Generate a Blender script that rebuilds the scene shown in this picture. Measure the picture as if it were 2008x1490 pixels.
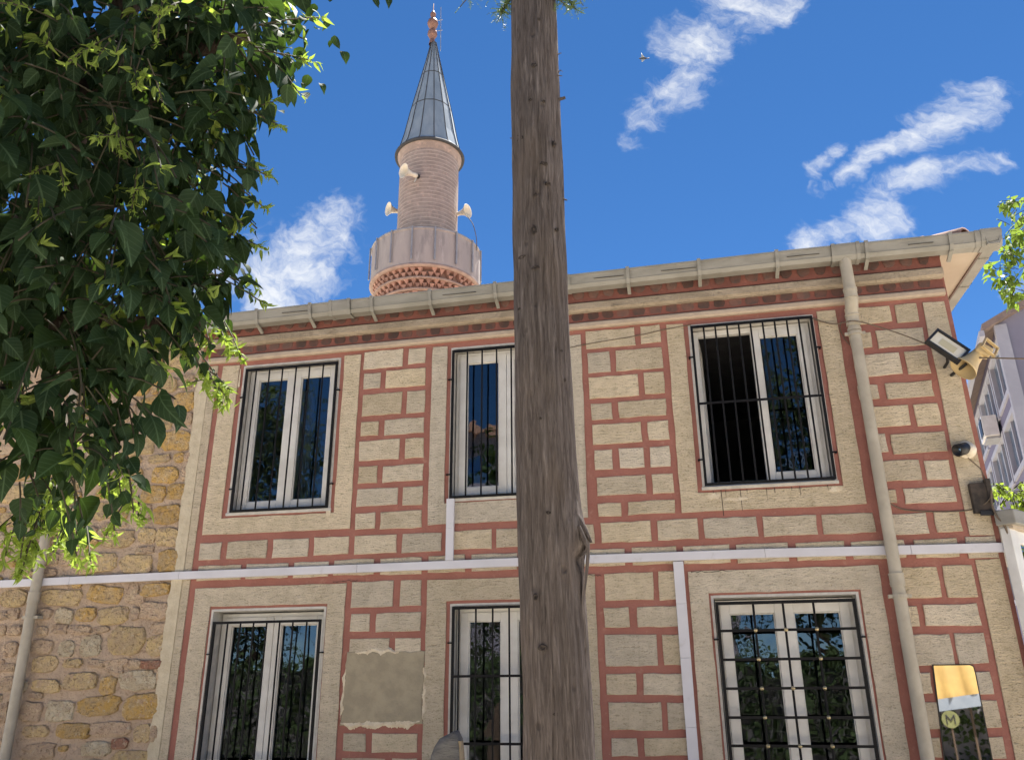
import bpy, math, random
import numpy as np
from mathutils import Vector, Matrix, noise as mnoise

for o in list(bpy.data.objects):
    bpy.data.objects.remove(o)
scene = bpy.context.scene
COL = scene.collection
R = math.radians
rnd = random.Random(7)

# ------------------------------------------------------------------ camera
CAM = Vector((0.0, -7.6, 1.6))
CR = Matrix(((0.98008269, 0.07676839, 0.18315165),
             (0.19847065, -0.34669607, -0.91673946),
             (-0.00687865, 0.93483071, -0.35502709)))
FPX = 1600.0
cd = bpy.data.cameras.new("camera")
cd.sensor_fit = 'HORIZONTAL'; cd.sensor_width = 36.0; cd.lens = 36.0 * FPX / 2008.0
cd.clip_start = 0.05; cd.clip_end = 3000
cam = bpy.data.objects.new("camera", cd); COL.objects.link(cam)
cam.matrix_world = Matrix.Translation(CAM) @ CR.to_4x4()
scene.camera = cam

# ------------------------------------------------------------------ light and exposure
SUN_EL, SUN_AZ = 69.0, 13.0            # azimuth clockwise from +Y, the sun stands behind the house, a bit to the right
SKY_STRENGTH = 0.05
EXPOSURE = 2.16
scene.view_settings.view_transform = 'Standard'
scene.view_settings.look = 'None'
scene.view_settings.exposure = EXPOSURE
scene.view_settings.gamma = 1.0
scene.view_settings.use_curve_mapping = False
scene.render.engine = 'CYCLES'
scene.cycles.use_denoising = True
scene.cycles.max_bounces = 8
scene.cycles.transparent_max_bounces = 12
scene.cycles.sample_clamp_indirect = 6.0
scene.cycles.caustics_reflective = False
scene.cycles.caustics_refractive = False

sl = bpy.data.lights.new("sun", 'SUN'); sl.energy = 4.9; sl.angle = R(0.53); sl.color = (1.0, 0.94, 0.86)
sun = bpy.data.objects.new("sun", sl); COL.objects.link(sun)
sdir = Vector((math.sin(R(SUN_AZ)) * math.cos(R(SUN_EL)), math.cos(R(SUN_AZ)) * math.cos(R(SUN_EL)), math.sin(R(SUN_EL))))
sun.rotation_euler = sdir.to_track_quat('Z', 'Y').to_euler()
sun.location = (0, 0, 30)


class NG:
    """small helper to write node maths"""
    def __init__(s, tree): s.t = tree; s.n = tree.nodes; s.l = tree.links
    def new(s, k, **p):
        x = s.n.new(k)
        for a, b in p.items(): setattr(x, a, b)
        return x
    def inp(s, sock, v):
        if hasattr(v, 'is_output') or isinstance(v, bpy.types.NodeSocket): s.l.new(v, sock)
        else: sock.default_value = v
    def m(s, op, a, b=0.0, c=0.0, clamp=False):
        x = s.new('ShaderNodeMath', operation=op); x.use_clamp = clamp
        s.inp(x.inputs[0], a); s.inp(x.inputs[1], b)
        if op in ('MULTIPLY_ADD', 'SMOOTH_MIN', 'COMPARE'): s.inp(x.inputs[2], c)
        return x.outputs[0]
    def ramp(s, v, stops):
        x = s.new('ShaderNodeValToRGB'); s.l.new(v, x.inputs[0])
        e = x.color_ramp.elements
        while len(e) < len(stops): e.new(0.5)
        for i, (p, c) in enumerate(stops):
            e[i].position = p; e[i].color = (*c, 1) if len(c) == 3 else c
        return x.outputs[0]
    def smooth(s, v, a, b):
        x = s.new('ShaderNodeMapRange', interpolation_type='SMOOTHSTEP')
        s.inp(x.inputs[0], v); s.inp(x.inputs[1], a); s.inp(x.inputs[2], b); x.inputs[3].default_value = 0; x.inputs[4].default_value = 1
        return x.outputs[0]
    def mix(s, f, a, b, mode='MIX'):
        x = s.new('ShaderNodeMix', data_type='RGBA', blend_type=mode)
        s.inp(x.inputs[0], f)
        for i, v in ((6, a), (7, b)):
            if isinstance(v, bpy.types.NodeSocket): s.l.new(v, x.inputs[i])
            else: x.inputs[i].default_value = (*v, 1)
        return x.outputs[2]
    def xyz(s, x, y, z):
        k = s.new('ShaderNodeCombineXYZ')
        for i, v in enumerate((x, y, z)): s.inp(k.inputs[i], v)
        return k.outputs[0]
    def noise(s, vec, scale, detail=4, rough=0.55, dist=0.0):
        k = s.new('ShaderNodeTexNoise'); s.l.new(vec, k.inputs['Vector'])
        k.inputs['Scale'].default_value = scale; k.inputs['Detail'].default_value = detail
        k.inputs['Roughness'].default_value = rough; k.inputs['Distortion'].default_value = dist
        return k.outputs[0]


# ------------------------------------------------------------------ world: sky with fair-weather clouds
world = bpy.data.worlds.new("World"); scene.world = world; world.use_nodes = True
wt = world.node_tree
for n in list(wt.nodes): wt.nodes.remove(n)
g = NG(wt)
sky = g.new('ShaderNodeTexSky', sky_type='NISHITA')
sky.sun_disc = False; sky.sun_elevation = R(SUN_EL); sky.sun_rotation = R(SUN_AZ)
sky.altitude = 0; sky.air_density = 0.55; sky.dust_density = 0.0; sky.ozone_density = 3.0
tc = g.new('ShaderNodeTexCoord')
sep = g.new('ShaderNodeSeparateXYZ'); wt.links.new(tc.outputs['Generated'], sep.inputs[0])
X, Y, Z = sep.outputs
ysafe = g.m('MAXIMUM', Y, 0.02)
U = g.m('DIVIDE', X, ysafe); V = g.m('DIVIDE', Z, ysafe)        # chart of the sky over the house
uv = g.xyz(U, V, 0.0)
w1 = g.noise(uv, 5.0, 5, 0.6)
w2 = g.noise(g.xyz(g.m('ADD', U, 7.3), g.m('ADD', V, 2.1), 0.0), 5.0, 5, 0.6)
Uw = g.m('MULTIPLY_ADD', g.m('SUBTRACT', w1, 0.5), 0.16, U)
Vw = g.m('MULTIPLY_ADD', g.m('SUBTRACT', w2, 0.5), 0.16, V)
CLOUDS = [  # u0, v0, u1, v1, radius, weight
    (-0.57, 0.59, -0.47, 0.67, 0.056, .95), (-0.56, 0.53, -0.50, 0.60, 0.066, .95), (-0.68, 0.60, -0.60, 0.60, 0.06, .7),
    (0.07, 0.88, 0.15, 0.95, 0.050, .85), (0.02, 0.80, 0.10, 0.87, 0.042, .8), (0.16, 0.93, 0.26, 0.98, 0.035, .7), (-0.02, 0.73, 0.0, 0.80, 0.02, .45),
    (0.28, 0.645, 0.37, 0.70, 0.028, 1.0), (0.36, 0.69, 0.44, 0.745, 0.030, .85),
    (0.20, 0.545, 0.31, 0.575, 0.032, .8), (0.29, 0.575, 0.36, 0.62, 0.027, .8), (0.34, 0.605, 0.43, 0.64, 0.020, .65),
    (0.23, 0.66, 0.27, 0.69, 0.018, .8), (0.232, 0.655, 0.225, 0.63, 0.016, .6), (0.23, 0.625, 0.26, 0.625, 0.014, .55),
    (0.45, 0.50, 0.42, 0.44, 0.02, .5), (0.375, 0.37, 0.37, 0.32, 0.02, .7)]
dens = None
for (u0, v0, u1, v1, r, wgt) in CLOUDS:
    dx, dy = u1 - u0, v1 - v0; L2 = dx * dx + dy * dy
    px = g.m('SUBTRACT', Uw, u0); py = g.m('SUBTRACT', Vw, v0)
    t = g.m('ADD', g.m('MULTIPLY', px, dx / L2), g.m('MULTIPLY', py, dy / L2), clamp=True)
    ex = g.m('SUBTRACT', px, g.m('MULTIPLY', t, dx)); ey = g.m('SUBTRACT', py, g.m('MULTIPLY', t, dy))
    d = g.m('SQRT', g.m('ADD', g.m('MULTIPLY', ex, ex), g.m('MULTIPLY', ey, ey)))
    k = g.m('MULTIPLY', g.smooth(d, r * 1.5, r * 0.1), wgt)
    dens = k if dens is None else g.m('MAXIMUM', dens, k)
wisp = g.noise(g.xyz(g.m('MULTIPLY_ADD', Vw, -7.0, g.m('MULTIPLY', Uw, 8.0)), g.m('MULTIPLY_ADD', Vw, 13.0, g.m('MULTIPLY', Uw, 9.0)), 0.3), 1.5, 9, 0.66)
front = g.m('MULTIPLY', g.smooth(g.m('ADD', dens, g.m('MULTIPLY', g.m('SUBTRACT', wisp, 0.5), 2.5)), 0.16, 1.55), 0.96)
front = g.m('MULTIPLY', front, g.smooth(dens, 0.0, 0.25))
front = g.m('MULTIPLY', front, g.smooth(Y, 0.05, 0.3))
zs = g.m('MAXIMUM', Z, 0.06)                                   # the same fair clouds over the rest of the sky
cp = g.xyz(g.m('DIVIDE', X, zs), g.m('DIVIDE', Y, zs), 4.0)
rest = g.smooth(g.noise(cp, 1.1, 8, 0.62), 0.60, 0.74)
rest = g.m('MULTIPLY', rest, g.smooth(Y, 0.05, -0.2))
rest = g.m('MULTIPLY', rest, g.smooth(Z, 0.02, 0.2))
cl = g.m('MAXIMUM', front, g.m('MULTIPLY', rest, 0.8))
hsv = g.new('ShaderNodeHueSaturation'); wt.links.new(sky.outputs[0], hsv.inputs['Color'])
hsv.inputs['Value'].default_value = 0.90; hsv.inputs['Saturation'].default_value = 1.21; hsv.inputs['Hue'].default_value = 0.5
skyc = g.mix(cl, hsv.outputs[0], (4.5, 4.6, 4.7))
bg = g.new('ShaderNodeBackground'); wt.links.new(skyc, bg.inputs[0]); bg.inputs[1].default_value = SKY_STRENGTH
wo = g.new('ShaderNodeOutputWorld'); wt.links.new(bg.outputs[0], wo.inputs[0])


# ------------------------------------------------------------------ materials
def mat(name, c1, c2=None, rough=0.8, nscale=6.0, ndetail=5, lo=0.35, hi=0.65, bump=0.0, bscale=40.0, bstretch=(1, 1, 1),
        spots=None, metallic=0.0, spec=0.4, objrand=0.0, stretch=(1, 1, 1), local=False, bdetail=5):
    m = bpy.data.materials.new(name); m.use_nodes = True
    t = m.node_tree; n = NG(t); b = t.nodes['Principled BSDF']
    pos = n.new('ShaderNodeTexCoord').outputs['Object'] if local else n.new('ShaderNodeNewGeometry').outputs['Position']
    def st(v):
        k = n.new('ShaderNodeMapping'); t.links.new(pos, k.inputs[0]); k.inputs['Scale'].default_value = v; return k.outputs[0]
    c2 = c2 or c1
    col = n.mix(n.smooth(n.noise(st(stretch), nscale, ndetail, 0.6), lo, hi), c1, c2)
    if spots:                                   # (colour, scale, lo, hi, amount)
        for (sc, ss, a, bb, amt) in spots:
            f = n.m('MULTIPLY', n.smooth(n.noise(st(stretch), ss, 6, 0.65), a, bb), amt)
            col = n.mix(f, col, sc)
    if objrand:
        oi = n.new('ShaderNodeObjectInfo')
        h = n.new('ShaderNodeHueSaturation'); t.links.new(col, h.inputs['Color'])
        t.links.new(n.m('MULTIPLY_ADD', oi.outputs['Random'], 2 * objrand, 1 - objrand), h.inputs['Value'])
        h.inputs['Saturation'].default_value = 1.0
        col = h.outputs[0]
    t.links.new(col, b.inputs['Base Color'])
    b.inputs['Roughness'].default_value = rough; b.inputs['Metallic'].default_value = metallic
    b.inputs['Specular IOR Level'].default_value = spec
    if bump:
        bn = n.new('ShaderNodeBump'); bn.inputs['Distance'].default_value = bump; bn.inputs['Strength'].default_value = 1.0
        t.links.new(n.noise(st(bstretch), bscale, bdetail, 0.65), bn.inputs['Height'])
        t.links.new(bn.outputs[0], b.inputs['Normal'])
    return m


M = {}
M['red'] = mat('red_paint', (0.335, 0.145, 0.116), (0.285, 0.122, 0.097), 0.85, 3.0, bump=0.008, bscale=45, spec=.2, spots=[((0.42, 0.235, 0.18), 11.0, .56, .70, .5), ((0.20, 0.09, 0.075), 4.0, .58, .75, .4), ((0.48, 0.33, 0.25), 38.0, .62, .70, .5)])
def plaster_mat():
    m = bpy.data.materials.new('rough_cream_plaster'); m.use_nodes = True
    t = m.node_tree; n = NG(t); b = t.nodes['Principled BSDF']
    pos = n.new('ShaderNodeNewGeometry').outputs['Position']
    def st(v):
        k = n.new('ShaderNodeMapping'); t.links.new(pos, k.inputs[0]); k.inputs['Scale'].default_value = v; return k.outputs[0]
    big = n.noise(st((1, 1, 1)), 1.3, 4, 0.6); mid = n.noise(st((1, 1, 1.2)), 7.0, 5, 0.65)
    comb = n.noise(st((.42, 1, 1.7)), 34.0, 3, 0.6, .5); grain = n.noise(st((.8, 1, 1.25)), 75.0, 3, 0.7)
    c = n.mix(n.smooth(mid, .35, .65), (0.66, 0.57, 0.435), (0.565, 0.485, 0.36))
    c = n.mix(n.m('MULTIPLY', n.smooth(big, .52, .72), .55), c, (0.74, 0.63, 0.48))
    strk = n.noise(st((7, 1, .45)), 1.0, 5, 0.6)
    c = n.mix(n.m('MULTIPLY', n.smooth(strk, .54, .72), .30), c, (0.36, 0.30, 0.205))
    c = n.mix(n.m('MULTIPLY', n.smooth(big, .46, .30), .35), c, (0.45, 0.375, 0.25))
    h = n.m('ADD', n.m('MULTIPLY', comb, .55), n.m('MULTIPLY', grain, .6))
    c = n.mix(n.m('MULTIPLY', n.smooth(h, .56, .40), .60), c, (0.24, 0.195, 0.115))
    c = n.mix(n.m('MULTIPLY', n.smooth(h, .62, .74), .5), c, (0.76, 0.65, 0.49))
    oi = n.new('ShaderNodeObjectInfo'); hv = n.new('ShaderNodeHueSaturation'); t.links.new(c, hv.inputs['Color'])   # every block weathers a little differently
    t.links.new(n.m('MULTIPLY_ADD', oi.outputs['Random'], .24, .86), hv.inputs['Value'])
    t.links.new(n.m('MULTIPLY_ADD', n.m('FRACT', n.m('MULTIPLY', oi.outputs['Random'], 7.3)), .35, .82), hv.inputs['Saturation'])
    t.links.new(hv.outputs[0], b.inputs['Base Color']); b.inputs['Roughness'].default_value = .95; b.inputs['Specular IOR Level'].default_value = .12
    bn = n.new('ShaderNodeBump'); bn.inputs['Distance'].default_value = 0.03
    t.links.new(h, bn.inputs['Height']); t.links.new(bn.outputs[0], b.inputs['Normal'])
    return m


M['cream'] = plaster_mat()
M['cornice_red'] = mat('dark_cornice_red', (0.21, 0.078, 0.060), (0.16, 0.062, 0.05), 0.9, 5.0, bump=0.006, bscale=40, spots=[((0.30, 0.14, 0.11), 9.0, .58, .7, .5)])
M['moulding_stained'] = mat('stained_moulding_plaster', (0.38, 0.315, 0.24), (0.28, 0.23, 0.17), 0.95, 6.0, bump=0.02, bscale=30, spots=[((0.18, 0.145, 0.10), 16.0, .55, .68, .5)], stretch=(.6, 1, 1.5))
M['moulding'] = mat('smooth_moulding_plaster', (0.46, 0.375, 0.295), (0.39, 0.315, 0.245), 0.9, 8.0, bump=0.006, bscale=50, spots=[((0.30, 0.24, 0.17), 14.0, .60, .75, .35)])
M['edge'] = mat('pale_plaster_edge', (0.58, 0.51, 0.38), (0.50, 0.43, 0.31), 0.9, 10.0, bump=0.012, bscale=25)
M['dentil'] = mat('dentil_patch_and_shadow', (0.085, 0.055, 0.047), (0.13, 0.065, 0.052), 0.85, 14.0, objrand=0.38, bump=0.004, bscale=60)
M['reveal'] = mat('window_reveal_plaster', (0.56, 0.54, 0.50), (0.46, 0.44, 0.41), 0.85, 12.0, bump=0.003, bscale=40)
M['pvc'] = mat('white_pvc', (0.70, 0.69, 0.66), (0.60, 0.585, 0.55), 0.35, 4.0, spec=0.5, spots=[((0.45, 0.42, 0.36), 7.0, .62, .8, .35)])
M['iron'] = mat('black_painted_iron', (0.005, 0.005, 0.006), (0.009, 0.0085, 0.009), 0.6, 30.0, spec=.2)
M['brass'] = mat('pale_brass', (0.55, 0.45, 0.26), (0.45, 0.36, 0.2), 0.35, 30.0, metallic=0.7)
M['gutter'] = mat('weathered_pvc_gutter', (0.28, 0.27, 0.24), (0.22, 0.212, 0.185), 0.55, 3.0, spots=[((0.17, 0.15, 0.11), 9.0, .60, .78, .55)], stretch=(1, 1, 3))
M['pipe'] = mat('grey_beige_pipe', (0.43, 0.39, 0.315), (0.36, 0.325, 0.26), 0.5, 5.0, spots=[((0.30, 0.26, 0.19), 10.0, .62, .8, .4)])
M['trunking'] = mat('white_cable_trunking', (0.62, 0.615, 0.66), (0.55, 0.545, 0.585), 0.5, 2.0, spots=[((0.38, 0.36, 0.34), 8.0, .60, .75, .4)])
M['soffit'] = mat('soffit_board', (0.46, 0.39, 0.31), (0.41, 0.345, 0.27), 0.85, 2.0, bump=0.002, bscale=20)
M['tile'] = mat('clay_roof_tile', (0.33, 0.20, 0.155), (0.26, 0.165, 0.13), 0.9, 8.0, objrand=0.2, bump=0.004, bscale=60)
M['mortar'] = mat('pinkish_mortar', (0.50, 0.385, 0.29), (0.44, 0.335, 0.25), 0.95, 3.5, bump=0.05, bscale=15, spots=[((0.27, 0.19, 0.13), 22.0, .55, .68, .6), ((0.55, 0.42, 0.33), 5.0, .55, .7, .5)])
for k, a, b in (('o', (0.57, 0.36, 0.11), (0.50, 0.36, 0.19)), ('y', (0.60, 0.45, 0.23), (0.50, 0.375, 0.23)),
                ('t', (0.54, 0.41, 0.28), (0.48, 0.35, 0.25)), ('w', (0.56, 0.49, 0.36), (0.46, 0.37, 0.25)), ('r', (0.36, 0.17, 0.11), (0.34, 0.2, 0.14))):
    M['stone_' + k] = mat('rubble_stone_' + k, a, b, 0.95, 9.0, bump=0.055, bscale=24, objrand=0.12,
                          spots=[((0.20, 0.13, 0.07), 32.0, .54, .64, .65), ((0.66, 0.55, 0.38), 26.0, .57, .66, .65), ((0.45, 0.32, 0.24), 11.0, .56, .66, .6)])
M['cement'] = mat('grey_cement_patch', (0.36, 0.31, 0.22), (0.29, 0.25, 0.18), 0.95, 7.0, bump=0.012, bscale=18, spots=[((0.22, 0.19, 0.14), 25.0, .6, .72, .4)])
M['white_plaster'] = mat('broken_white_plaster', (0.70, 0.62, 0.48), (0.62, 0.52, 0.38), 0.95, 16.0, bump=0.015, bscale=40)
M['dark_room'] = mat('dim_room', (0.10, 0.10, 0.11), (0.08, 0.08, 0.09), 0.9)
M['curtain'] = mat('grey_curtain', (0.30, 0.31, 0.34), (0.24, 0.25, 0.28), 0.9, 4.0)
M['cloth_red'] = mat('brown_red_cloth', (0.12, 0.03, 0.025), (0.09, 0.02, 0.02), 0.9)
M['lead'] = mat('lead_sheet', (0.23, 0.285, 0.345), (0.18, 0.23, 0.285), 0.85, 2.5, spec=.25, spots=[((0.28, 0.32, 0.36), 1.2, .5, .7, .5)], stretch=(2, 2, .6))
M['leadseam'] = mat('lead_seam', (0.05, 0.052, 0.055), None, 0.85)
M['minbrick'] = mat('minaret_brick', (0.33, 0.265, 0.235), (0.27, 0.215, 0.19), 0.9, 5.0, bump=0.02, bscale=20, spots=[((0.55, 0.40, 0.33), 8.0, .52, .7, .6)])
M['minmortar'] = mat('minaret_mortar', (0.46, 0.385, 0.34), (0.39, 0.325, 0.285), 0.95, 6.0)
M['minplaster'] = mat('minaret_parapet_plaster', (0.39, 0.35, 0.325), (0.33, 0.30, 0.285), 0.9, 2.0, bump=0.01, bscale=8, spots=[((0.20, 0.185, 0.185), 3.4, .50, .68, .6), ((0.50, 0.45, 0.43), 5.0, .58, .7, .5)], stretch=(1.3, 1.3, .35))
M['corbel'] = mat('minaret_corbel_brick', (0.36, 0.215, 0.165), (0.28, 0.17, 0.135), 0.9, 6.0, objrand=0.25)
M['corbel_dark'] = mat('shadowed_corbel_core', (0.26, 0.16, 0.125), (0.20, 0.125, 0.10), 0.95, 6.0)  # darker than the corbel bricks, the shadows between them put into the colour
M['corbel_stone'] = mat('corbel_fillet_stone', (0.36, 0.28, 0.24), (0.28, 0.215, 0.185), 0.95, 7.0)
M['steel'] = mat('grey_steel_tube', (0.36, 0.37, 0.38), (0.30, 0.30, 0.31), 0.5, 8.0, metallic=0.4)
M['copper'] = mat('finial_copper', (0.26, 0.14, 0.10), (0.20, 0.11, 0.085), 0.55, 9.0, metallic=0.3)
M['horn'] = mat('off_white_horn', (0.66, 0.62, 0.52), (0.58, 0.54, 0.45), 0.5, 5.0)
M['horn_beige'] = mat('beige_horn', (0.58, 0.45, 0.24), (0.50, 0.38, 0.20), 0.45, 5.0)
M['bark'] = None
M['black'] = mat('black_plastic', (0.015, 0.015, 0.016), (0.025, 0.025, 0.025), 0.45, 20.0)
M['soot'] = mat('sooty_box', (0.035, 0.03, 0.027), (0.07, 0.055, 0.045), 0.9, 14.0, bump=0.004, bscale=40)
M['cable'] = mat('brown_cable', (0.16, 0.12, 0.085), (0.11, 0.085, 0.06), 0.7, 20.0)
M['lamp_glass'] = mat('lamp_diffuser', (0.76, 0.71, 0.58), (0.72, 0.67, 0.55), 0.6, spec=.2)
M['lamp_led'] = mat('lamp_led_field', (0.58, 0.52, 0.34), (0.55, 0.50, 0.33), 0.6, spec=.2)
M['cam_white'] = mat('camera_shell', (0.70, 0.64, 0.52), (0.62, 0.56, 0.45), 0.5, 12.0)
M['lilac'] = mat('lilac_render', (0.145, 0.14, 0.21), (0.125, 0.12, 0.185), 0.9, 0.6, bump=0.004, bscale=10)
M['lilac_pale'] = mat('pale_lilac_render', (0.20, 0.198, 0.26), (0.18, 0.178, 0.235), 0.9, 0.8)
M['trim'] = mat('white_trim', (0.34, 0.35, 0.40), (0.30, 0.31, 0.36), 0.7, 2.0)
M['eave_wood'] = mat('eave_boards', (0.22, 0.17, 0.15), (0.18, 0.14, 0.125), 0.9, 5.0)
M['ground'] = mat('pale_paving', (0.46, 0.41, 0.335), (0.41, 0.365, 0.30), 0.9, 0.8, bump=0.004, bscale=12)
M['yellow'] = mat('yellow_canvas', (0.27, 0.175, 0.05), (0.22, 0.14, 0.04), 0.8, 3.0)
M['grey_band'] = mat('grey_valance', (0.20, 0.23, 0.27), (0.17, 0.20, 0.24), 0.8)
M['olive'] = mat('olive_sign', (0.12, 0.125, 0.05), (0.10, 0.105, 0.04), 0.6)
M['wood'] = mat('brown_post', (0.06, 0.04, 0.026), (0.045, 0.03, 0.02), 0.8, 8.0)
M['stump_grey'] = mat('weathered_grey_wood', (0.17, 0.165, 0.155), (0.11, 0.108, 0.105), 0.95, 5.0, bump=0.012, bscale=22, bstretch=(1, 1, 4), stretch=(1, 1, 5))
M['stump_pale'] = mat('split_pale_wood', (0.36, 0.29, 0.19), (0.24, 0.19, 0.13), 0.95, 9.0, bump=0.012, bscale=30, bstretch=(3, 3, .4), stretch=(3, 3, .5))
M['feather'] = mat('pale_feathers', (0.40, 0.42, 0.40), (0.30, 0.31, 0.30), 0.9, 60.0)
M['feather_dark'] = mat('dark_feathers', (0.03, 0.03, 0.035), (0.05, 0.05, 0.05), 0.9)
M['redcar'] = mat('red_car_paint', (0.45, 0.03, 0.03), (0.42, 0.03, 0.03), 0.25)


def leaf_mat(name, c1, c2, trans, tamt, rough=0.5):
    m = bpy.data.materials.new(name); m.use_nodes = True
    t = m.node_tree; n = NG(t); b = t.nodes['Principled BSDF']
    geo = n.new('ShaderNodeNewGeometry')
    f = n.smooth(n.noise(geo.outputs['Position'], 9.0, 3, 0.6), 0.35, 0.65)
    rn = geo.outputs['Random Per Island']
    oi = n.new('ShaderNodeObjectInfo')
    ff = n.m('FRACT', n.m('ADD', rn, oi.outputs['Random']))
    col = n.mix(n.m('MULTIPLY_ADD', f, 0.4, n.m('MULTIPLY', ff, 0.6)), c1, c2)
    uvn = n.new('ShaderNodeUVMap'); su = n.new('ShaderNodeSeparateXYZ'); t.links.new(uvn.outputs[0], su.inputs[0])
    av = n.m('ABSOLUTE', su.outputs[1])
    rib = n.smooth(av, 0.030, 0.008)
    side = n.smooth(n.m('ABSOLUTE', n.m('SUBTRACT', n.m('FRACT', n.m('SUBTRACT', n.m('MULTIPLY', su.outputs[0], 6.5), n.m('MULTIPLY', av, 6.0))), 0.5)), 0.10, 0.02)
    vein = n.m('MAXIMUM', n.m('MULTIPLY', rib, 0.55), n.m('MULTIPLY', side, 0.28))
    col = n.mix(vein, col, tuple(min(1, k * 2.6 + .02) for k in c2))
    t.links.new(col, b.inputs['Base Color']); b.inputs['Roughness'].default_value = rough
    b.inputs['Specular IOR Level'].default_value = 0.08
    tr = n.new('ShaderNodeBsdfTranslucent'); tr.inputs[0].default_value = (*trans, 1)
    mx = n.new('ShaderNodeMixShader'); mx.inputs[0].default_value = tamt
    t.links.new(b.outputs[0], mx.inputs[1]); t.links.new(tr.outputs[0], mx.inputs[2])
    t.links.new(mx.outputs[0], t.nodes['Material Output'].inputs[0])
    return m


M['leaf'] = leaf_mat('dark_green_leaf', (0.011, 0.026, 0.016), (0.029, 0.051, 0.024), (0.09, 0.17, 0.02), 0.15, .7)
M['leaf_young_sunlit'] = leaf_mat('young_and_sunlit_leaf', (0.13, 0.20, 0.045), (0.19, 0.25, 0.06), (0.30, 0.42, 0.05), 0.45)  # colour of young shoots, also painted sunlight on the low leaf clusters
M['leaf_lime'] = leaf_mat('sunlit_lime_leaf', (0.10, 0.16, 0.035), (0.15, 0.21, 0.05), (0.20, 0.30, 0.04), 0.40)
M['leaf_hedge'] = leaf_mat('hedge_leaf', (0.022, 0.038, 0.016), (0.036, 0.056, 0.022), (0.05, 0.08, 0.015), 0.2, .7)
M['needle'] = leaf_mat('conifer_needles', (0.045, 0.075, 0.03), (0.07, 0.10, 0.04), (0.10, 0.16, 0.03), 0.2)
M['stem'] = mat('green_brown_twig', (0.05, 0.048, 0.028), (0.04, 0.034, 0.022), 0.8, 20)
M['limb'] = mat('brown_limb_bark', (0.08, 0.056, 0.043), (0.05, 0.036, 0.028), 0.95, 8.0, bump=0.02, bscale=24, bstretch=(2, 2, .5), stretch=(2, 2, .5))


def glass_mat(name, tint, refl, rough=0.0):
    m = bpy.data.materials.new(name); m.use_nodes = True
    t = m.node_tree; n = NG(t); t.nodes.remove(t.nodes['Principled BSDF'])
    tr = n.new('ShaderNodeBsdfTransparent'); tr.inputs[0].default_value = (*tint, 1)
    gl = n.new('ShaderNodeBsdfGlossy'); gl.inputs['Roughness'].default_value = rough; gl.inputs[0].default_value = (1, 1, 1, 1)
    wv = n.new('ShaderNodeBump'); wv.inputs['Distance'].default_value = 0.0035
    t.links.new(n.noise(n.new('ShaderNodeNewGeometry').outputs['Position'], 3.2, 2, 0.5), wv.inputs['Height']); t.links.new(wv.outputs[0], gl.inputs['Normal'])
    fr = n.new('ShaderNodeFresnel'); fr.inputs[0].default_value = 1.5
    f = n.m('MULTIPLY', fr.outputs[0], refl, clamp=True)
    mx = n.new('ShaderNodeMixShader'); t.links.new(f, mx.inputs[0])
    t.links.new(tr.outputs[0], mx.inputs[1]); t.links.new(gl.outputs[0], mx.inputs[2])
    t.links.new(mx.outputs[0], t.nodes['Material Output'].inputs[0])
    return m


M['glass'] = glass_mat('window_glass', (0.62, 0.66, 0.68), 2.2)
M['glass_far'] = mat('far_window_glass', (0.30, 0.46, 0.62), (0.16, 0.28, 0.42), 0.03, 0.8, spec=1.0, metallic=0.75)  # light blue base: the sky's reflection is put into the pane colour
M['mirror'] = mat('mirror_glass', (0.80, 0.80, 0.79), (0.76, 0.76, 0.75), 0.015, 5.0, metallic=1.0)


def bark_mat():
    m = bpy.data.materials.new('fibrous_bark'); m.use_nodes = True
    t = m.node_tree; n = NG(t); b = t.nodes['Principled BSDF']
    pos = n.new('ShaderNodeNewGeometry').outputs['Position']
    def st(v):
        k = n.new('ShaderNodeMapping'); t.links.new(pos, k.inputs[0]); k.inputs['Scale'].default_value = v; return k.outputs[0]
    fib = n.noise(st((1, 1, 0.075)), 44.0, 7, 0.70, 1.2)
    fib2 = n.noise(st((1, 1, 0.12)), 24.0, 5, 0.6)
    big = n.noise(st((1, 1, 0.5)), 3.0, 4, 0.6)
    c = n.ramp(fib, [(0.30, (0.040, 0.033, 0.030)), (0.47, (0.138, 0.117, 0.108)), (0.62, (0.215, 0.185, 0.172)), (0.75, (0.33, 0.29, 0.27))])
    c = n.mix(n.m('MULTIPLY', n.smooth(fib2, .35, .65), .45), c, (0.09, 0.072, 0.062))
    c = n.mix(n.m('MULTIPLY', n.smooth(big, .5, .7), .3), c, (0.20, 0.155, 0.12))
    vk = n.new('ShaderNodeTexVoronoi'); t.links.new(st((1, 1, 0.75)), vk.inputs['Vector']); vk.inputs['Scale'].default_value = 6.5
    knot = n.smooth(n.m('ADD', vk.outputs['Distance'], n.m('MULTIPLY', fib2, 0.16)), 0.235, 0.13)
    c = n.mix(n.m('MULTIPLY', knot, .35), c, (0.03, 0.023, 0.02))
    t.links.new(c, b.inputs['Base Color']); b.inputs['Roughness'].default_value = 0.95; b.inputs['Specular IOR Level'].default_value = 0.15
    bn = n.new('ShaderNodeBump'); bn.inputs['Distance'].default_value = 0.03
    t.links.new(n.m('ADD', fib, n.m('MULTIPLY', knot, -0.3)), bn.inputs['Height']); t.links.new(bn.outputs[0], b.inputs['Normal'])
    return m


M['bark'] = bark_mat()
M['knot'] = mat('dark_knot_wood', (0.03, 0.024, 0.021), (0.065, 0.052, 0.045), 0.95, 30.0, bump=0.01, bscale=60)


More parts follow.
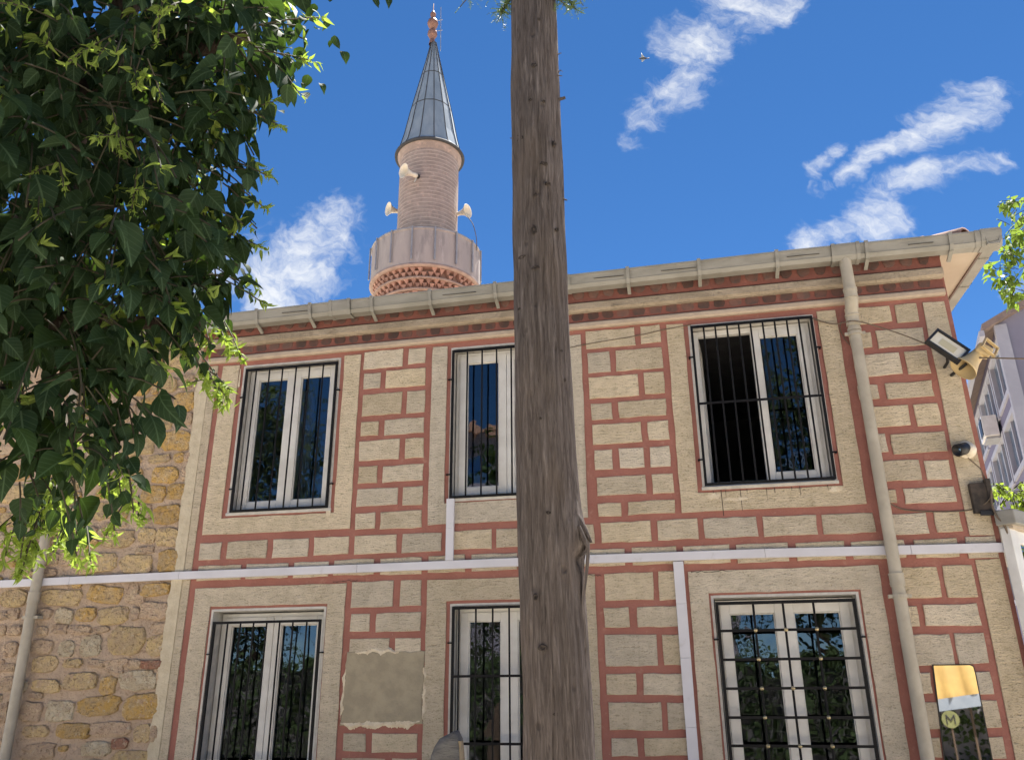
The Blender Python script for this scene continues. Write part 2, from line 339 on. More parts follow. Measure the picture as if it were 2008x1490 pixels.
# ------------------------------------------------------------------ mesh helpers
class MB:
    def __init__(s): s.v = []; s.f = []
    def add(s, vs, fs):
        o = len(s.v); s.v += [tuple(v) for v in vs]; s.f += [tuple(i + o for i in f) for f in fs]; return s
    def box(s, x0, x1, y0, y1, z0, z1):
        return s.add([(x0, y0, z0), (x1, y0, z0), (x1, y1, z0), (x0, y1, z0), (x0, y0, z1), (x1, y0, z1), (x1, y1, z1), (x0, y1, z1)],
                     [(0, 3, 2, 1), (4, 5, 6, 7), (0, 1, 5, 4), (1, 2, 6, 5), (2, 3, 7, 6), (3, 0, 4, 7)])
    def tube(s, pts, r, n=10, cap=True):
        pts = [Vector(p) for p in pts]
        rs = r if isinstance(r, (list, tuple)) else [r] * len(pts)
        o = len(s.v); up = None
        for i, p in enumerate(pts):
            d = ((pts[min(i + 1, len(pts) - 1)] - pts[max(i - 1, 0)])).normalized()
            if up is None:
                up = d.orthogonal().normalized()
            up = (up - d * up.dot(d)).normalized(); w = d.cross(up)
            for k in range(n):
                a = 2 * math.pi * k / n
                s.v.append(tuple(p + (up * math.cos(a) + w * math.sin(a)) * rs[i]))
        for i in range(len(pts) - 1):
            for k in range(n):
                a, b = o + i * n + k, o + i * n + (k + 1) % n
                s.f.append((a, b, b + n, a + n))
        if cap:                                   # caps on vertices of their own keep the sides smooth
            e = o + (len(pts) - 1) * n; c0 = len(s.v)
            s.v += s.v[o:o + n] + s.v[e:e + n]
            s.f.append(tuple(c0 + k for k in reversed(range(n))))
            s.f.append(tuple(c0 + n + k for k in range(n)))
        return s
    def lathe(s, prof, n=48, c=(0, 0), cap=False, a0=0.0):
        o = len(s.v)
        for (r, z) in prof:
            for k in range(n):
                a = 2 * math.pi * k / n + a0
                s.v.append((c[0] + r * math.cos(a), c[1] + r * math.sin(a), z))
        for i in range(len(prof) - 1):
            for k in range(n):
                a, b = o + i * n + k, o + i * n + (k + 1) % n
                s.f.append((a, b, b + n, a + n))
        if cap:
            s.f.append(tuple(o + k for k in reversed(range(n)))); s.f.append(tuple(o + (len(prof) - 1) * n + k for k in range(n)))
        return s
    def extrude_x(s, prof, xs, zoff=None):
        """profile [(y,z)] swept along x stations; zoff(x) shifts z"""
        o = len(s.v); n = len(prof)
        for x in xs:
            dz = zoff(x) if zoff else 0
            for (y, z) in prof: s.v.append((x, y, z + dz))
        for i in range(len(xs) - 1):
            for k in range(n):
                a, b = o + i * n + k, o + i * n + (k + 1) % n
                s.f.append((a, b, b + n, a + n))
        s.f.append(tuple(o + k for k in reversed(range(n)))); s.f.append(tuple(o + (len(xs) - 1) * n + k for k in range(n)))
        return s
    def mesh(s, name, m=None, smooth=False):
        me = bpy.data.meshes.new(name); me.from_pydata(s.v, [], s.f)
        if m: me.materials.append(m)
        if smooth: me.polygons.foreach_set('use_smooth', [True] * len(me.polygons))
        me.update(); return me
    def build(s, name, m, parent=None, smooth=False):
        return link(name, s.mesh(name, m, smooth), parent)


def link(name, me, parent=None, loc=None, kind=None):
    o = bpy.data.objects.new(name, me); COL.objects.link(o)
    if parent is not None: o.parent = parent
    if loc is not None: o.location = loc
    if kind: o['kind'] = kind
    return o


def thing(name, label, cat, loc=(0, 0, 0), group=None):
    o = bpy.data.objects.new(name, None); COL.objects.link(o); o.location = loc
    o.empty_display_size = 0.1
    o['label'] = label; o['category'] = cat
    if group: o['group'] = group
    return o


def tag(o, label, cat, group=None):
    o['label'] = label; o['category'] = cat
    if group: o['group'] = group
    return o


def bevel(o, w=0.004, seg=2):
    b = o.modifiers.new('bevel', 'BEVEL'); b.width = w; b.segments = seg; b.limit_method = 'ANGLE'; return o


def flat(x, z, y):
    """a point seen on the facade plane, moved to depth y at its true size"""
    k = (7.6 + y) / 7.6
    return x * k, 1.6 + (z - 1.6) * k


def slab(x0, x1, z0, z1, y0, proud, jit=0.004, seg=0.09, rs=rnd, bev=0.004):
    """plaster block with an uneven hand-cut outline"""
    pts = []
    def edge(ax, az, bx, bz):
        n = max(2, min(6, int(math.hypot(bx - ax, bz - az) / seg)))
        for i in range(n):
            t = i / n
            pts.append((ax + (bx - ax) * t + rs.uniform(-jit, jit), az + (bz - az) * t + rs.uniform(-jit, jit)))
    edge(x0, z0, x1, z0); edge(x1, z0, x1, z1); edge(x1, z1, x0, z1); edge(x0, z1, x0, z0)
    return outline(pts, y0, proud, bev)


def outline(pts, y0, proud, bev=0.004):
    n = len(pts); cx = sum(p[0] for p in pts) / n; cz = sum(p[1] for p in pts) / n
    mb = MB(); vs = []
    for (x, z) in pts: vs.append((x, y0, z))
    for (x, z) in pts: vs.append((x, y0 - proud * .7, z))
    for (x, z) in pts:
        d = math.hypot(x - cx, z - cz) or 1
        vs.append((x - (x - cx) / d * bev, y0 - proud, z - (z - cz) / d * bev))
    fs = []
    for k in range(n):
        j = (k + 1) % n
        fs += [(k, j, n + j, n + k), (n + k, n + j, 2 * n + j, 2 * n + k)]
    fs.append(tuple(2 * n + k for k in range(n)))
    mb.add(vs, fs); return mb


def shade_by_angle(o):
    o.data.polygons.foreach_set('use_smooth', [True] * len(o.data.polygons))
    return o


def holed_wall(x0, x1, z0, z1, holes, y0, y1):
    xs = sorted({x0, x1, *[h[0] for h in holes], *[h[1] for h in holes]})
    zs = sorted({z0, z1, *[h[2] for h in holes], *[h[3] for h in holes]})
    mb = MB()
    for a, b in zip(xs, xs[1:]):
        for c, d in zip(zs, zs[1:]):
            mx, mz = (a + b) / 2, (c + d) / 2
            if any(h[0] < mx < h[1] and h[2] < mz < h[3] for h in holes): continue
            mb.add([(a, y0, c), (b, y0, c), (b, y0, d), (a, y0, d)], [(0, 1, 2, 3)])
            mb.add([(a, y1, c), (b, y1, c), (b, y1, d), (a, y1, d)], [(3, 2, 1, 0)])
    return mb


# ------------------------------------------------------------------ ground
gm = MB(); gm.add([(-400, -400, 0), (400, -400, 0), (400, 400, 0), (-400, 400, 0)], [(0, 1, 2, 3)])
gr = gm.build('ground', M['ground']); gr['kind'] = 'structure'

# ------------------------------------------------------------------ painted house
house = thing('painted_house', 'two-storey house with cream plaster blocks between brick-red painted joints', 'house', (0, 0, 0))
XL, XR = -5.05, 2.68
UP = [(-4.50, -3.41, 3.32, 4.93), (-2.14, -1.05, 3.35, 4.93), (0.29, 1.43, 3.335, 4.955)]
LOW = [(-4.54, -3.375, 0.75, 2.345), (-2.10, -1.07, 0.75, 2.335), (0.275, 1.46, 0.75, 2.345)]
wall = holed_wall(XL, XR, 0, 5.45, UP + LOW, 0.0, 0.30)
wall.add([(XR, 0, 0), (XR, 7.2, 0), (XR, 7.2, 5.42), (XR, 0, 5.42)], [(0, 1, 2, 3)])
wall.add([(XL, 7.2, 0), (XR, 7.2, 0), (XR, 7.2, 5.42), (XL, 7.2, 5.42)], [(3, 2, 1, 0)])
wo_ = wall.build('wall', M['red'], house)
room = MB()
for z0, z1 in ((0.05, 2.62), (2.85, 5.3)):
    for x0, x1 in ((-5.0, -2.80), (-2.76, -0.38), (-0.34, 2.6)):
        room.add([(x0, .302, z0), (x1, .302, z0), (x1, 4.3, z0), (x0, 4.3, z0), (x0, .302, z1), (x1, .302, z1), (x1, 4.3, z1), (x0, 4.3, z1)],
                 [(0, 1, 2, 3), (4, 7, 6, 5), (1, 5, 6, 2), (2, 6, 7, 3), (3, 7, 4, 0)])
room.build('room_interior', M['dark_room'], house)

# plaster blocks, x0 x1 z0 z1 on the facade
BL = """-3.127 -2.689 4.793 4.99;-2.628 -2.443 4.809 4.984;-3.112 -2.928 4.568 4.741;-2.865 -2.439 4.558 4.752;-3.109 -2.684 4.268 4.504;-2.63 -2.434 4.265 4.504;-3.11 -2.919 4.054 4.206;-2.857 -2.434 4.046 4.211;-3.116 -2.689 3.788 3.998;-2.628 -2.429 3.785 3.993;-3.108 -2.909 3.553 3.727;-2.848 -2.429 3.552 3.719;-3.11 -2.682 3.319 3.496;-2.63 -2.425 3.308 3.492;-3.109 -2.908 3.091 3.251;-2.849 -2.428 3.082 3.254
-4.775 -4.54 2.854 3.021;-4.47 -4.034 2.853 3.026;-3.97 -3.591 2.85 3.03;-3.531 -3.167 2.855 3.03;-3.102 -2.675 2.849 3.029;-2.614 -2.223 2.848 3.026;-2.16 -1.723 2.855 3.034;-1.682 -1.32 2.864 3.037;-1.26 -0.752 2.865 3.038;-0.686 -0.226 2.864 3.049;-0.168 0.196 2.867 3.049;0.249 0.711 2.869 3.046;0.764 1.223 2.864 3.039;1.274 1.70 2.86 3.033;1.78 2.13 2.832 3.013;2.192 2.395 2.84 3.013
-0.748 -0.258 4.811 5;-0.198 -0.006 4.817 5.007;-0.737 -0.521 4.551 4.763;-0.462 -0.004 4.547 4.765;-0.736 -0.257 4.275 4.501;-0.199 -0.002 4.283 4.505;-0.728 -0.524 4.058 4.219;-0.459 -0.006 4.059 4.225;-0.722 -0.254 3.807 4.005;-0.192 0.004 3.816 4.001;-0.715 -0.544 3.555 3.746;-0.481 -0.251 3.558 3.752;-0.189 -0.001 3.554 3.751;-0.704 -0.246 3.306 3.485;-0.187 0.005 3.302 3.479;-0.703 -0.491 3.108 3.23;-0.425 0.005 3.111 3.233
1.75 2.153 4.83 4.999;2.201 2.39 4.811 4.998;1.75 1.943 4.586 4.74;1.992 2.401 4.57 4.746;1.755 2.157 4.3 4.515;2.204 2.397 4.287 4.511;1.75 1.925 4.076 4.216;1.987 2.386 4.063 4.216;1.76 2.147 3.806 3.998;2.198 2.403 3.794 3.996;1.755 1.917 3.573 3.739;1.956 2.407 3.548 3.729;1.76 2.155 3.304 3.487;2.197 2.395 3.298 3.469;1.76 1.916 3.112 3.225;1.985 2.397 3.097 3.229
-3.102 -2.685 2.344 2.586;-2.615 -2.409 2.349 2.585;-3.097 -2.908 2.124 2.289;-2.841 -2.406 2.12 2.288;-3.092 -2.703 1.80 2.059;-2.641 -2.396 1.80 2.056;-3.098 -2.885 1.097 1.24;-2.825 -2.4 1.09 1.244;-3.1 -2.69 .82 1.04;-2.63 -2.4 .82 1.04
-0.674 -0.24 2.346 2.585;-0.189 -0.0 2.339 2.592;-0.691 -0.469 2.114 2.284;-0.397 -0.0 2.111 2.284;-0.698 -0.244 1.787 2.051;-0.194 -0.0 1.791 2.044;-0.696 -0.44 1.555 1.725;-0.379 -0.0 1.553 1.725;-0.69 -0.24 1.275 1.493;-0.193 -0.0 1.28 1.491;-0.676 -0.461 1.073 1.215;-0.402 -0.0 1.079 1.216;-0.69 -0.25 .8 1.01;-0.19 -0.0 .8 1.01
1.77 2.137 2.301 2.554;2.179 2.409 2.297 2.56;1.77 1.927 2.073 2.232;1.973 2.393 2.072 2.243;1.76 2.138 1.766 2.006;2.169 2.393 1.775 2.008;1.77 1.932 1.554 1.708;1.975 2.384 1.545 1.712;1.76 2.12 1.288 1.488;2.175 2.395 1.296 1.501;1.77 1.92 1.082 1.222;1.975 2.38 1.074 1.229;1.77 2.13 .8 1.01;2.18 2.39 .8 1.01
-4.765 -4.294 2.648 2.793;-4.235 -3.783 2.65 2.792;-3.724 -3.362 2.647 2.793;-3.304 -2.897 2.652 2.8;-2.826 -2.413 2.644 2.801;-2.346 -1.986 2.648 2.806;-1.917 -1.48 2.651 2.804;-1.41 -1.02 2.65 2.805;-0.95 -0.478 2.655 2.807;-0.414 -0.015 2.652 2.808;0.048 0.451 2.646 2.806;0.516 0.954 2.639 2.802;1.023 1.424 2.642 2.796;1.483 1.916 2.635 2.787;1.992 2.331 2.628 2.784"""
for row in BL.replace('\n', ';').split(';'):
    a, b, c, d = map(float, row.split())
    slab(a, b, c, d, 0.0005, 0.013, jit=0.0048, bev=0.007).build('plaster_block', M['cream'], house)


def surround(ox0, ox1, oz0, oz1, hx0, hx1, hz0, hz1, name='plaster_surround'):
    """cream field round a window, open at the top when the hole reaches past it"""
    parts = [(ox0, hx0, oz0, oz1), (hx1, ox1, oz0, oz1), (hx0, hx1, oz0, hz0)]
    if hz1 < oz1: parts.append((hx0, hx1, hz1, oz1))
    mb = MB()
    if hz1 >= oz1:
        pts = []
        seq = [(ox0, oz1), (ox0, oz0), (ox1, oz0), (ox1, oz1), (hx1, oz1), (hx1, hz0), (hx0, hz0), (hx0, oz1)]
    else:
        seq = [(ox0, oz1), (ox0, oz0), (hx0, oz0), (hx0, hz1), (hx1, hz1), (hx1, oz0), (ox1, oz0), (ox1, oz1)]
    pts = []
    for (p, q) in zip(seq, seq[1:] + seq[:1]):
        L = math.hypot(q[0] - p[0], q[1] - p[1]); n = max(1, int(L / 0.12))
        for i in range(n):
            t = i / n; j = 0.004
            pts.append((p[0] + (q[0] - p[0]) * t + rnd.uniform(-j, j), p[1] + (q[1] - p[1]) * t + rnd.uniform(-j, j)))
    n = len(pts)
    vs = [(x, 0.0005, z) for x, z in pts] + [(x, -0.012, z) for x, z in pts]
    fs = [(k, (k + 1) % n, n + (k + 1) % n, n + k) for k in range(n)] + [tuple(n + k for k in range(n))]
    mb.add(vs, fs); return mb.build(name, M['cream'], house)


surround(-4.772, -3.165, 3.105, 4.965, -4.575, -3.345, 3.27, 9)
surround(-2.365, -0.80, 3.105, 4.975, -2.205, -0.985, 3.31, 9)
surround(0.06, 1.665, 3.11, 4.995, 0.225, 1.495, 3.285, 9)
surround(-4.765, -3.165, 0.4, 2.575, -4.582, -3.345, 0.6, 2.393)
surround(-2.35, -0.76, 0.4, 2.58, -2.16, -1.02, 0.6, 2.385)
surround(0.07, 1.675, 0.4, 2.58, 0.235, 1.50, 0.6, 2.385)
for (a, b, c, d) in ((2.445, 2.637, 2.80, 4.995), (2.445, 2.637, 0.4, 2.60), (2.40, 2.637, 2.61, 2.79)):
    slab(a, b, c, d, 0.0005, 0.012, seg=0.3).build('plaster_strip', M['cream'], house)
slab(-4.92, -4.835, 0.2, 4.98, 0.0005, 0.012, seg=0.3).build('plaster_strip', M['cream'], house)
# pale rounded edge where the plaster ends against the rubble wall
em = MB(); zs_ = [i * 0.065 for i in range(0, 77)]
for i, z in enumerate(zs_):
    w = 0.022 * mnoise.noise((0, 0, z * 3.1)) + rnd.uniform(-.012, .012)
    drift = -0.035 * (z / 5)
    for (x, y) in ((-5.045 + drift * .6 + w, 0.02), (-5.038 + drift * .6 + w, -0.016), (-5.0, -0.019), (-4.928, -0.012), (-4.915, 0.01)):
        em.v.append((x, y, z))
for i in range(len(zs_) - 1):
    for k in range(4):
        a = i * 5 + k; em.f.append((a, a + 1, a + 6, a + 5))
em.build('plaster_edge', M['edge'], house)


# cornice -------------------------------------------------------------
def dz(x): return 0.0062 * (x - 2.2)
def band(name, z0, z1, y, prof, m, xa=-4.95, xb=2.655):
    xs = [xa + (xb - xa) * i / 40 for i in range(41)]
    k = (7.6 + y) / 7.6
    zz0 = 1.6 + (z0 - 1.6) * k; zz1 = 1.6 + (z1 - 1.6) * k
    p = [(0.0, zz0)] + [(y0, zz0 + (zz1 - zz0) * t) for (y0, t) in prof] + [(0.0, zz1)]
    wob = [rnd.uniform(-.002, .002) for _ in xs]
    return MB().extrude_x(p, xs, lambda x: dz(x) + 0.003 * mnoise.noise((x * 2.3, z0, 0))).build(name, m, house, False)


band('cornice_moulding', 5.070, 5.138, -0.05, [(-0.035, 0.0), (-0.05, .25), (-0.05, .75), (-0.035, 1.0)], M['moulding'])
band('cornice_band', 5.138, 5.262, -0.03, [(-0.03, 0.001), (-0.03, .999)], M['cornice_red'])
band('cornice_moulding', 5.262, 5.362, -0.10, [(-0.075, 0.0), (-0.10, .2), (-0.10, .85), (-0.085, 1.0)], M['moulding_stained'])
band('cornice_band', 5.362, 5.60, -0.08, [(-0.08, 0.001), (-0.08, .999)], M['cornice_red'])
rd = random.Random(3)
x = -4.86; i = 0
while x < 2.55:
    w = rd.uniform(0.105, 0.135)
    if x > 1.2: w *= 1.05
    k = (7.6 - 0.034) / 7.6
    z0, z1 = 1.6 + (5.150 - 1.6) * k + dz(x), 1.6 + (5.252 - 1.6) * k + dz(x)
    def oval(cx, cz, rx, rz_):
        pts_ = []
        for q_ in range(14):
            a = 2 * math.pi * q_ / 14; ca, sa = math.cos(a), math.sin(a)
            k_ = (abs(ca) ** 3.2 + abs(sa) ** 3.2) ** (-1 / 3.2) * rd.uniform(.88, 1.06); pts_.append((cx + ca * k_ * rx, cz + sa * k_ * rz_))
        return pts_
    outline(oval(x + w / 2, (z0 + z1) / 2, w * .5, (z1 - z0) * .48), -0.0295, 0.005, .012).build('dentil_oval', M['dentil'], house)
    k = (7.6 - 0.084) / 7.6
    z0, z1 = 1.6 + (5.395 - 1.6) * k + dz(x), 1.6 + (5.58 - 1.6) * k + dz(x)
    outline(oval(x + w / 2 + .02, (z0 + z1) / 2, w * .48, (z1 - z0) * .5), -0.0795, 0.010, .014).build('dentil_oval', M['dentil'], house)  # dark ovals of the upper band paint the shadows of dentils
    x += w + rd.uniform(0.028, 0.042)

# windows ------------------------------------------------------------------
def ring(mb, x0, x1, z0, z1, w, y0, y1, wz=None):
    wz = wz or w
    mb.box(x0, x0 + w, y0, y1, z0, z1); mb.box(x1 - w, x1, y0, y1, z0, z1)
    mb.box(x0 + w, x1 - w, y0, y1, z0, z0 + wz); mb.box(x0 + w, x1 - w, y0, y1, z1 - wz, z1)
    return mb


def make_window(h, yf, open_left=False, lower=False):
    x0, x1, z0, z1 = h
    win = bevel(ring(MB(), x0 + .012, x1 - .012, z0 + .012, z1 - .012, 0.055, yf, yf + .065).build('window', M['pvc'], house), .004)
    rv = MB()
    rv.add([(x0, -0.001, z0), (x0, .30, z0), (x0, .30, z1), (x0, -0.001, z1)], [(0, 1, 2, 3)])
    rv.add([(x1, -0.001, z0), (x1, .30, z0), (x1, .30, z1), (x1, -0.001, z1)], [(3, 2, 1, 0)])
    rv.add([(x0, -0.001, z1), (x1, -0.001, z1), (x1, .30, z1), (x0, .30, z1)], [(0, 1, 2, 3)])
    rv.add([(x0, -0.001, z0), (x1, -0.001, z0), (x1, .30, z0), (x0, .30, z0)], [(3, 2, 1, 0)])
    # plaster lip round the opening
    for (a, b, c, d) in ((x0 - .022, x0, z0 - .01, z1 + .02), (x1, x1 + .022, z0 - .01, z1 + .02), (x0, x1, z1, z1 + .022)):
        rv.box(a, b, -0.0045, 0.002, c, d)
    rv.build('reveal', M['reveal'], win)
    sill = MB().box(x0 - .03, x1 + .03, -0.018, yf - .004, z0 - .028, z0 + .002)
    bevel(sill.build('sill', M['reveal'], win), .004)
    xm = (x0 + x1) / 2; a, b = x0 + .05, x1 - .05; c, d = z0 + .05, z1 - .05
    for side, (sx0, sx1) in enumerate(((a, xm - .002), (xm + .002, b))):
        opened = open_left and side == 0
        ox = sx0 if opened else 0.0
        sm = ring(MB(), sx0 - ox, sx1 - ox, c, d, 0.078, -.016, .05)
        ring(sm, sx0 + .078 - ox, sx1 - .078 - ox, c + .078, d - .078, 0.010, -.002, .03)
        s = bevel(sm.build('sash', M['pvc'], win), .005)
        pm = MB().box(sx0 + .086 - ox, sx1 - .086 - ox, .012, .018, c + .086, d - .086)
        p = pm.build('pane', M['glass'], win)
        for ob in (s, p):
            ob.location = (ox, yf, 0)
            if opened: ob.rotation_euler = (0, 0, R(84))
    return win


for i, h in enumerate(UP): make_window(h, 0.105, open_left=(i == 2))
for i, h in enumerate(LOW): make_window(h, 0.13 if i != 0 else 0.16, lower=True)
# things just behind the panes
cm = MB(); n = 14
for i in range(n + 1):
    xx = -4.22 + .26 * i / n; yy = .62 + .02 * math.sin(i * 1.9)
    cm.v += [(xx, yy, 3.55 - .09 * i / n), (xx, yy, 4.85)]
for i in range(n): cm.f.append((2 * i, 2 * i + 2, 2 * i + 3, 2 * i + 1))
tag(cm.build('curtain', M['curtain'], None, True), 'grey curtain hanging behind the upper window nearest the rubble wall', 'curtain')


# grilles ------------------------------------------------------------------
def grille(x0, x1, z0, z1, y, vs, hs, bar=0.0088, knobs=None):
    gm_ = MB(); r = bar * 1.3
    ring(gm_, x0 - r, x1 + r, z0 - r, z1 + r, 2 * r, y - r, y + r)
    for (bx, bz) in ((x0, z0 + .15 * (z1 - z0)), (x0, z0 + .8 * (z1 - z0)), (x1, z0 + .15 * (z1 - z0)), (x1, z0 + .8 * (z1 - z0))):
        s = -1 if bx == x0 else 1
        gm_.box(min(bx, bx + s * .045), max(bx, bx + s * .045), y - .006, y + .006, bz - .006, bz + .006)
        gm_.box(bx + s * .045 - .006, bx + s * .045 + .006, y - .006, .004, bz - .006, bz + .006)
    gr_ = gm_.build('window_grille', M['iron'], house)
    for v in vs: MB().tube([(v + rnd.uniform(-.003, .003), y, z0), (v + rnd.uniform(-.003, .003), y, z1)], bar, 8).build('bar', M['iron'], gr_, True)
    for hz in hs: MB().box(x0, x1, y - .0035 - bar, y + .0035 - bar, hz - .011, hz + .011).build('rail', M['iron'], gr_)
    for (kx, kz) in (knobs or []):
        MB().lathe([(0.001, -.02), (.012, -.016), (.017, -.004), (.017, .004), (.012, .012), (.001, .014)], 10).build('knob', M['brass'], gr_, True).matrix_local = Matrix.Translation((kx, y - .022, kz)) @ Matrix.Rotation(R(90), 4, 'X')
    return gr_


def spread(a, b, n): return [a + (b - a) * (i + 1) / (n + 1) for i in range(n)]
grille(-4.47, -3.425, 3.335, 4.89, -0.02, [-4.36] + spread(-4.36, -3.425, 5), [])
grille(-2.135, -1.06, 3.36, 4.90, -0.02, spread(-2.135, -1.06, 6), [])
grille(0.30, 1.425, 3.35, 4.93, -0.05, spread(0.30, 1.425, 9), [4.13])
grille(-4.505, -3.40, 0.78, 2.235, -0.02, spread(-4.505, -3.40, 7), [1.0])
grille(-2.085, -1.08, 0.78, 2.315, -0.02, [-2.03] + spread(-2.03, -1.08, 5), [1.72, 1.165])
xs5 = [0.60, 0.85, 1.10]; hs5 = [2.065, 1.83, 1.60, 1.375, 1.16, 0.94]
kn = []
for r_, hz in enumerate(hs5):
    for c_, vx in enumerate(xs5):
        if r_ % 2 == 0 or c_ != 1: kn.append((vx, hz))
grille(0.297, 1.432, 0.8, 2.295, -0.025, xs5, hs5, 0.010, kn)

# cement patch
pts = []
for (p, q) in zip([(-3.135, 1.315), (-2.36, 1.33), (-2.35, 1.94), (-3.11, 1.945)], [(-2.36, 1.33), (-2.35, 1.94), (-3.11, 1.945), (-3.135, 1.315)]):
    for i in range(16):
        t = i / 16; pts.append((p[0] + (q[0] - p[0]) * t, p[1] + (q[1] - p[1]) * t))
def rough(pts, grow, amp, seed):
    cx = sum(p[0] for p in pts) / len(pts); cz = sum(p[1] for p in pts) / len(pts); r2 = random.Random(seed); out = []
    for x, z in pts:
        d = math.hypot(x - cx, z - cz); s = (d + grow + r2.uniform(-amp, amp)) / d
        out.append((cx + (x - cx) * s, cz + (z - cz) * s))
    return out
cp_ = outline(rough(pts, 0.0, 0.010, 2), 0.0005, 0.016, .012).build('cement_patch', M['cement'], house)
r2 = random.Random(12)
def rag(p, q, nrm, wmax, inner):
    """ragged strip of broken white plaster along one side of the patch"""
    L = math.hypot(q[0] - p[0], q[1] - p[1]); n = int(L / .011); a_, m_, b_ = [], [], []
    off_ = r2.uniform(0, 50)
    for i in range(n + 1):
        t = i / n; x = p[0] + (q[0] - p[0]) * t; z = p[1] + (q[1] - p[1]) * t
        env = max(0.0, .55 + .9 * mnoise.noise((t * L * 9 + off_, 0, 0))) * min(1, 6 * t, 6 * (1 - t))
        w = wmax * env * r2.uniform(.75, 1.1); wi = inner * max(0.0, .5 + mnoise.noise((t * L * 14 + off_, 5, 0))) * r2.uniform(.6, 1.2)
        a_.append((x + nrm[0] * w, z + nrm[1] * w)); b_.append((x - nrm[0] * wi, z - nrm[1] * wi)); m_.append(((a_[-1][0] + b_[-1][0]) / 2, (a_[-1][1] + b_[-1][1]) / 2))
    k = n + 1
    vs = [(x, -.0088, z) for x, z in a_] + [(x, -.0175 - r2.random() * .006, z) for x, z in m_] + [(x, -.0165, z) for x, z in b_]
    fs = [(rr * k + i, rr * k + i + 1, (rr + 1) * k + i + 1, (rr + 1) * k + i) for i in range(n) for rr in (0, 1)]
    MB().add(vs, fs).build('broken_plaster_edge', M['white_plaster'], cp_)
rag((-3.13, 1.32), (-2.38, 1.335), (0, -1), .07, .03)
rag((-2.352, 1.36), (-2.345, 1.80), (1, 0), .035, .02)
rag((-3.03, 1.945), (-2.60, 1.945), (0, 1), .06, .03)
rag((-3.135, 1.36), (-3.115, 1.80), (-1, 0), .028, .02)

rw = random.Random(8)
for (x_, L_) in ((.36, .05), (.43, .24), (.47, .07), (.60, .20), (.66, .06), (.83, .14), (.90, .05), (1.05, .05), (1.12, .09), (1.36, .05)):
    zt = 3.30; MB().add([(x_ - .003, -.0135, zt), (x_ + .003, -.0135, zt), (x_ + .0015 + rw.uniform(-.004, .004), -.0135, zt - L_), (x_ - .001, -.0135, zt - L_)], [(0, 1, 2, 3)]).build('drip_stain', M['soot'], house)
def smear(cx, cz, rx, rz_, seed):
    r3 = random.Random(seed); n = 26; pts_ = []
    for i in range(n):
        a = 2 * math.pi * i / n; q = r3.uniform(.62, 1.1); pts_.append((cx + math.cos(a) * rx * q, cz + math.sin(a) * rz_ * q))
    outline(pts_, -.0119, .0022, .008).build('plaster_smear', M['white_plaster'], house)
smear(.36, 3.245, .07, .030, 1); smear(1.42, 3.255, .055, .03, 2); smear(-3.40, 3.275, .03, .04, 3); smear(-4.555, 4.80, .012, .12, 4); smear(.55, 3.21, .12, .018, 5)
for (x_, z_, L_) in ((.10, 2.578, .36), (-.9, 2.575, .2), (-3.3, 2.60, .25)):
    P_ = [(x_ + L_ * i / 12, -.0135, z_ + rw.uniform(-.012, .006)) for i in range(13)]
    MB().tube(P_, [rw.uniform(.001, .004) for _ in P_], 5).build('crumbling_joint', M['soot'], house)

# gutter, soffit, roof -------------------------------------------------------
def gz(x): return 0.0130 * (min(x, 1.2) - 1.2)
GY, GB, GT = -0.25, 5.418, 5.562
GL = -7.9
prof = [(GY + .13, GB), (GY + .03, GB), (GY + .006, GB + .032), (GY + .004, GB + .035), (GY + .012, GB + .04), (GY - .008, GT - .02), (GY - .014, GT - .018), (GY - .014, GT), (GY - .002, GT), (GY + .02, GB + .05), (GY + .04, GB + .012), (GY + .12, GB + .012), (GY + .135, GT), (GY + .145, GT)]
gut = MB().extrude_x(prof, [GL + (3.15 - GL) * i / 24 for i in range(25)], lambda x: gz(x) + .004 * mnoise.noise((x * .9, 1, 1)))
GO = gut.build('gutter', M['gutter'], house)
def gutter_collar(x0, x1, e=.007, name='coupler'):
    p = [(GY + .135, GB - e), (GY + .03 - e * .5, GB - e), (GY + .004 - e, GB + .035), (GY - .014 - e, GT - .018), (GY - .014 - e, GT + e), (GY - .002, GT + e), (GY + .01, GT - .03), (GY + .03, GB + .032), (GY + .135, GB + .01)]
    return MB().extrude_x(p, [x0, x1], gz).build(name, M['gutter'], GO)
gutter_collar(2.98, 3.155, .010, 'corner_piece'); gutter_collar(2.93, 2.98, .004)
gutter_collar(1.66, 1.92); gutter_collar(-3.46, -3.22); gutter_collar(-0.9, -0.86, .004); gutter_collar(-6.2, -6.0)
for sx in (1.66, 1.885, -3.46, -3.255): gutter_collar(sx, sx + .035, .012, 'coupler_rim')
bx = 2.72
brx = [2.72, 1.98, 1.16, 0.42, -0.28, -0.98, -1.64, -2.34, -2.98, -3.68, -4.30, -5.0, -5.7, -6.4]
for bxx in brx:
    b = MB(); e = .012; w = .034
    p = [(GY + .03 - e, GB - e), (GY + .004 - e, GB + .035), (GY - .014 - e, GT - .018), (GY - .014 - e, GT + e), (GY + .0, GT + e), (GY + .0, GT + .001), (GY - .016, GT), (GY - .0145, GT - .02), (GY + .003, GB + .035), (GY + .03, GB - .001)]
    b.extrude_x(p, [bxx - w / 2, bxx + w / 2], lambda x: gz(bxx))
    z = gz(bxx)
    b.extrude_x([(GY + .03, GB - .016 + z), (GY + .03, GB - .001 + z), (-0.09, GB - .045 + z), (-0.09, GB - .066 + z)], [bxx - w / 2, bxx + w / 2])
    b.build('bracket', M['gutter'], GO)
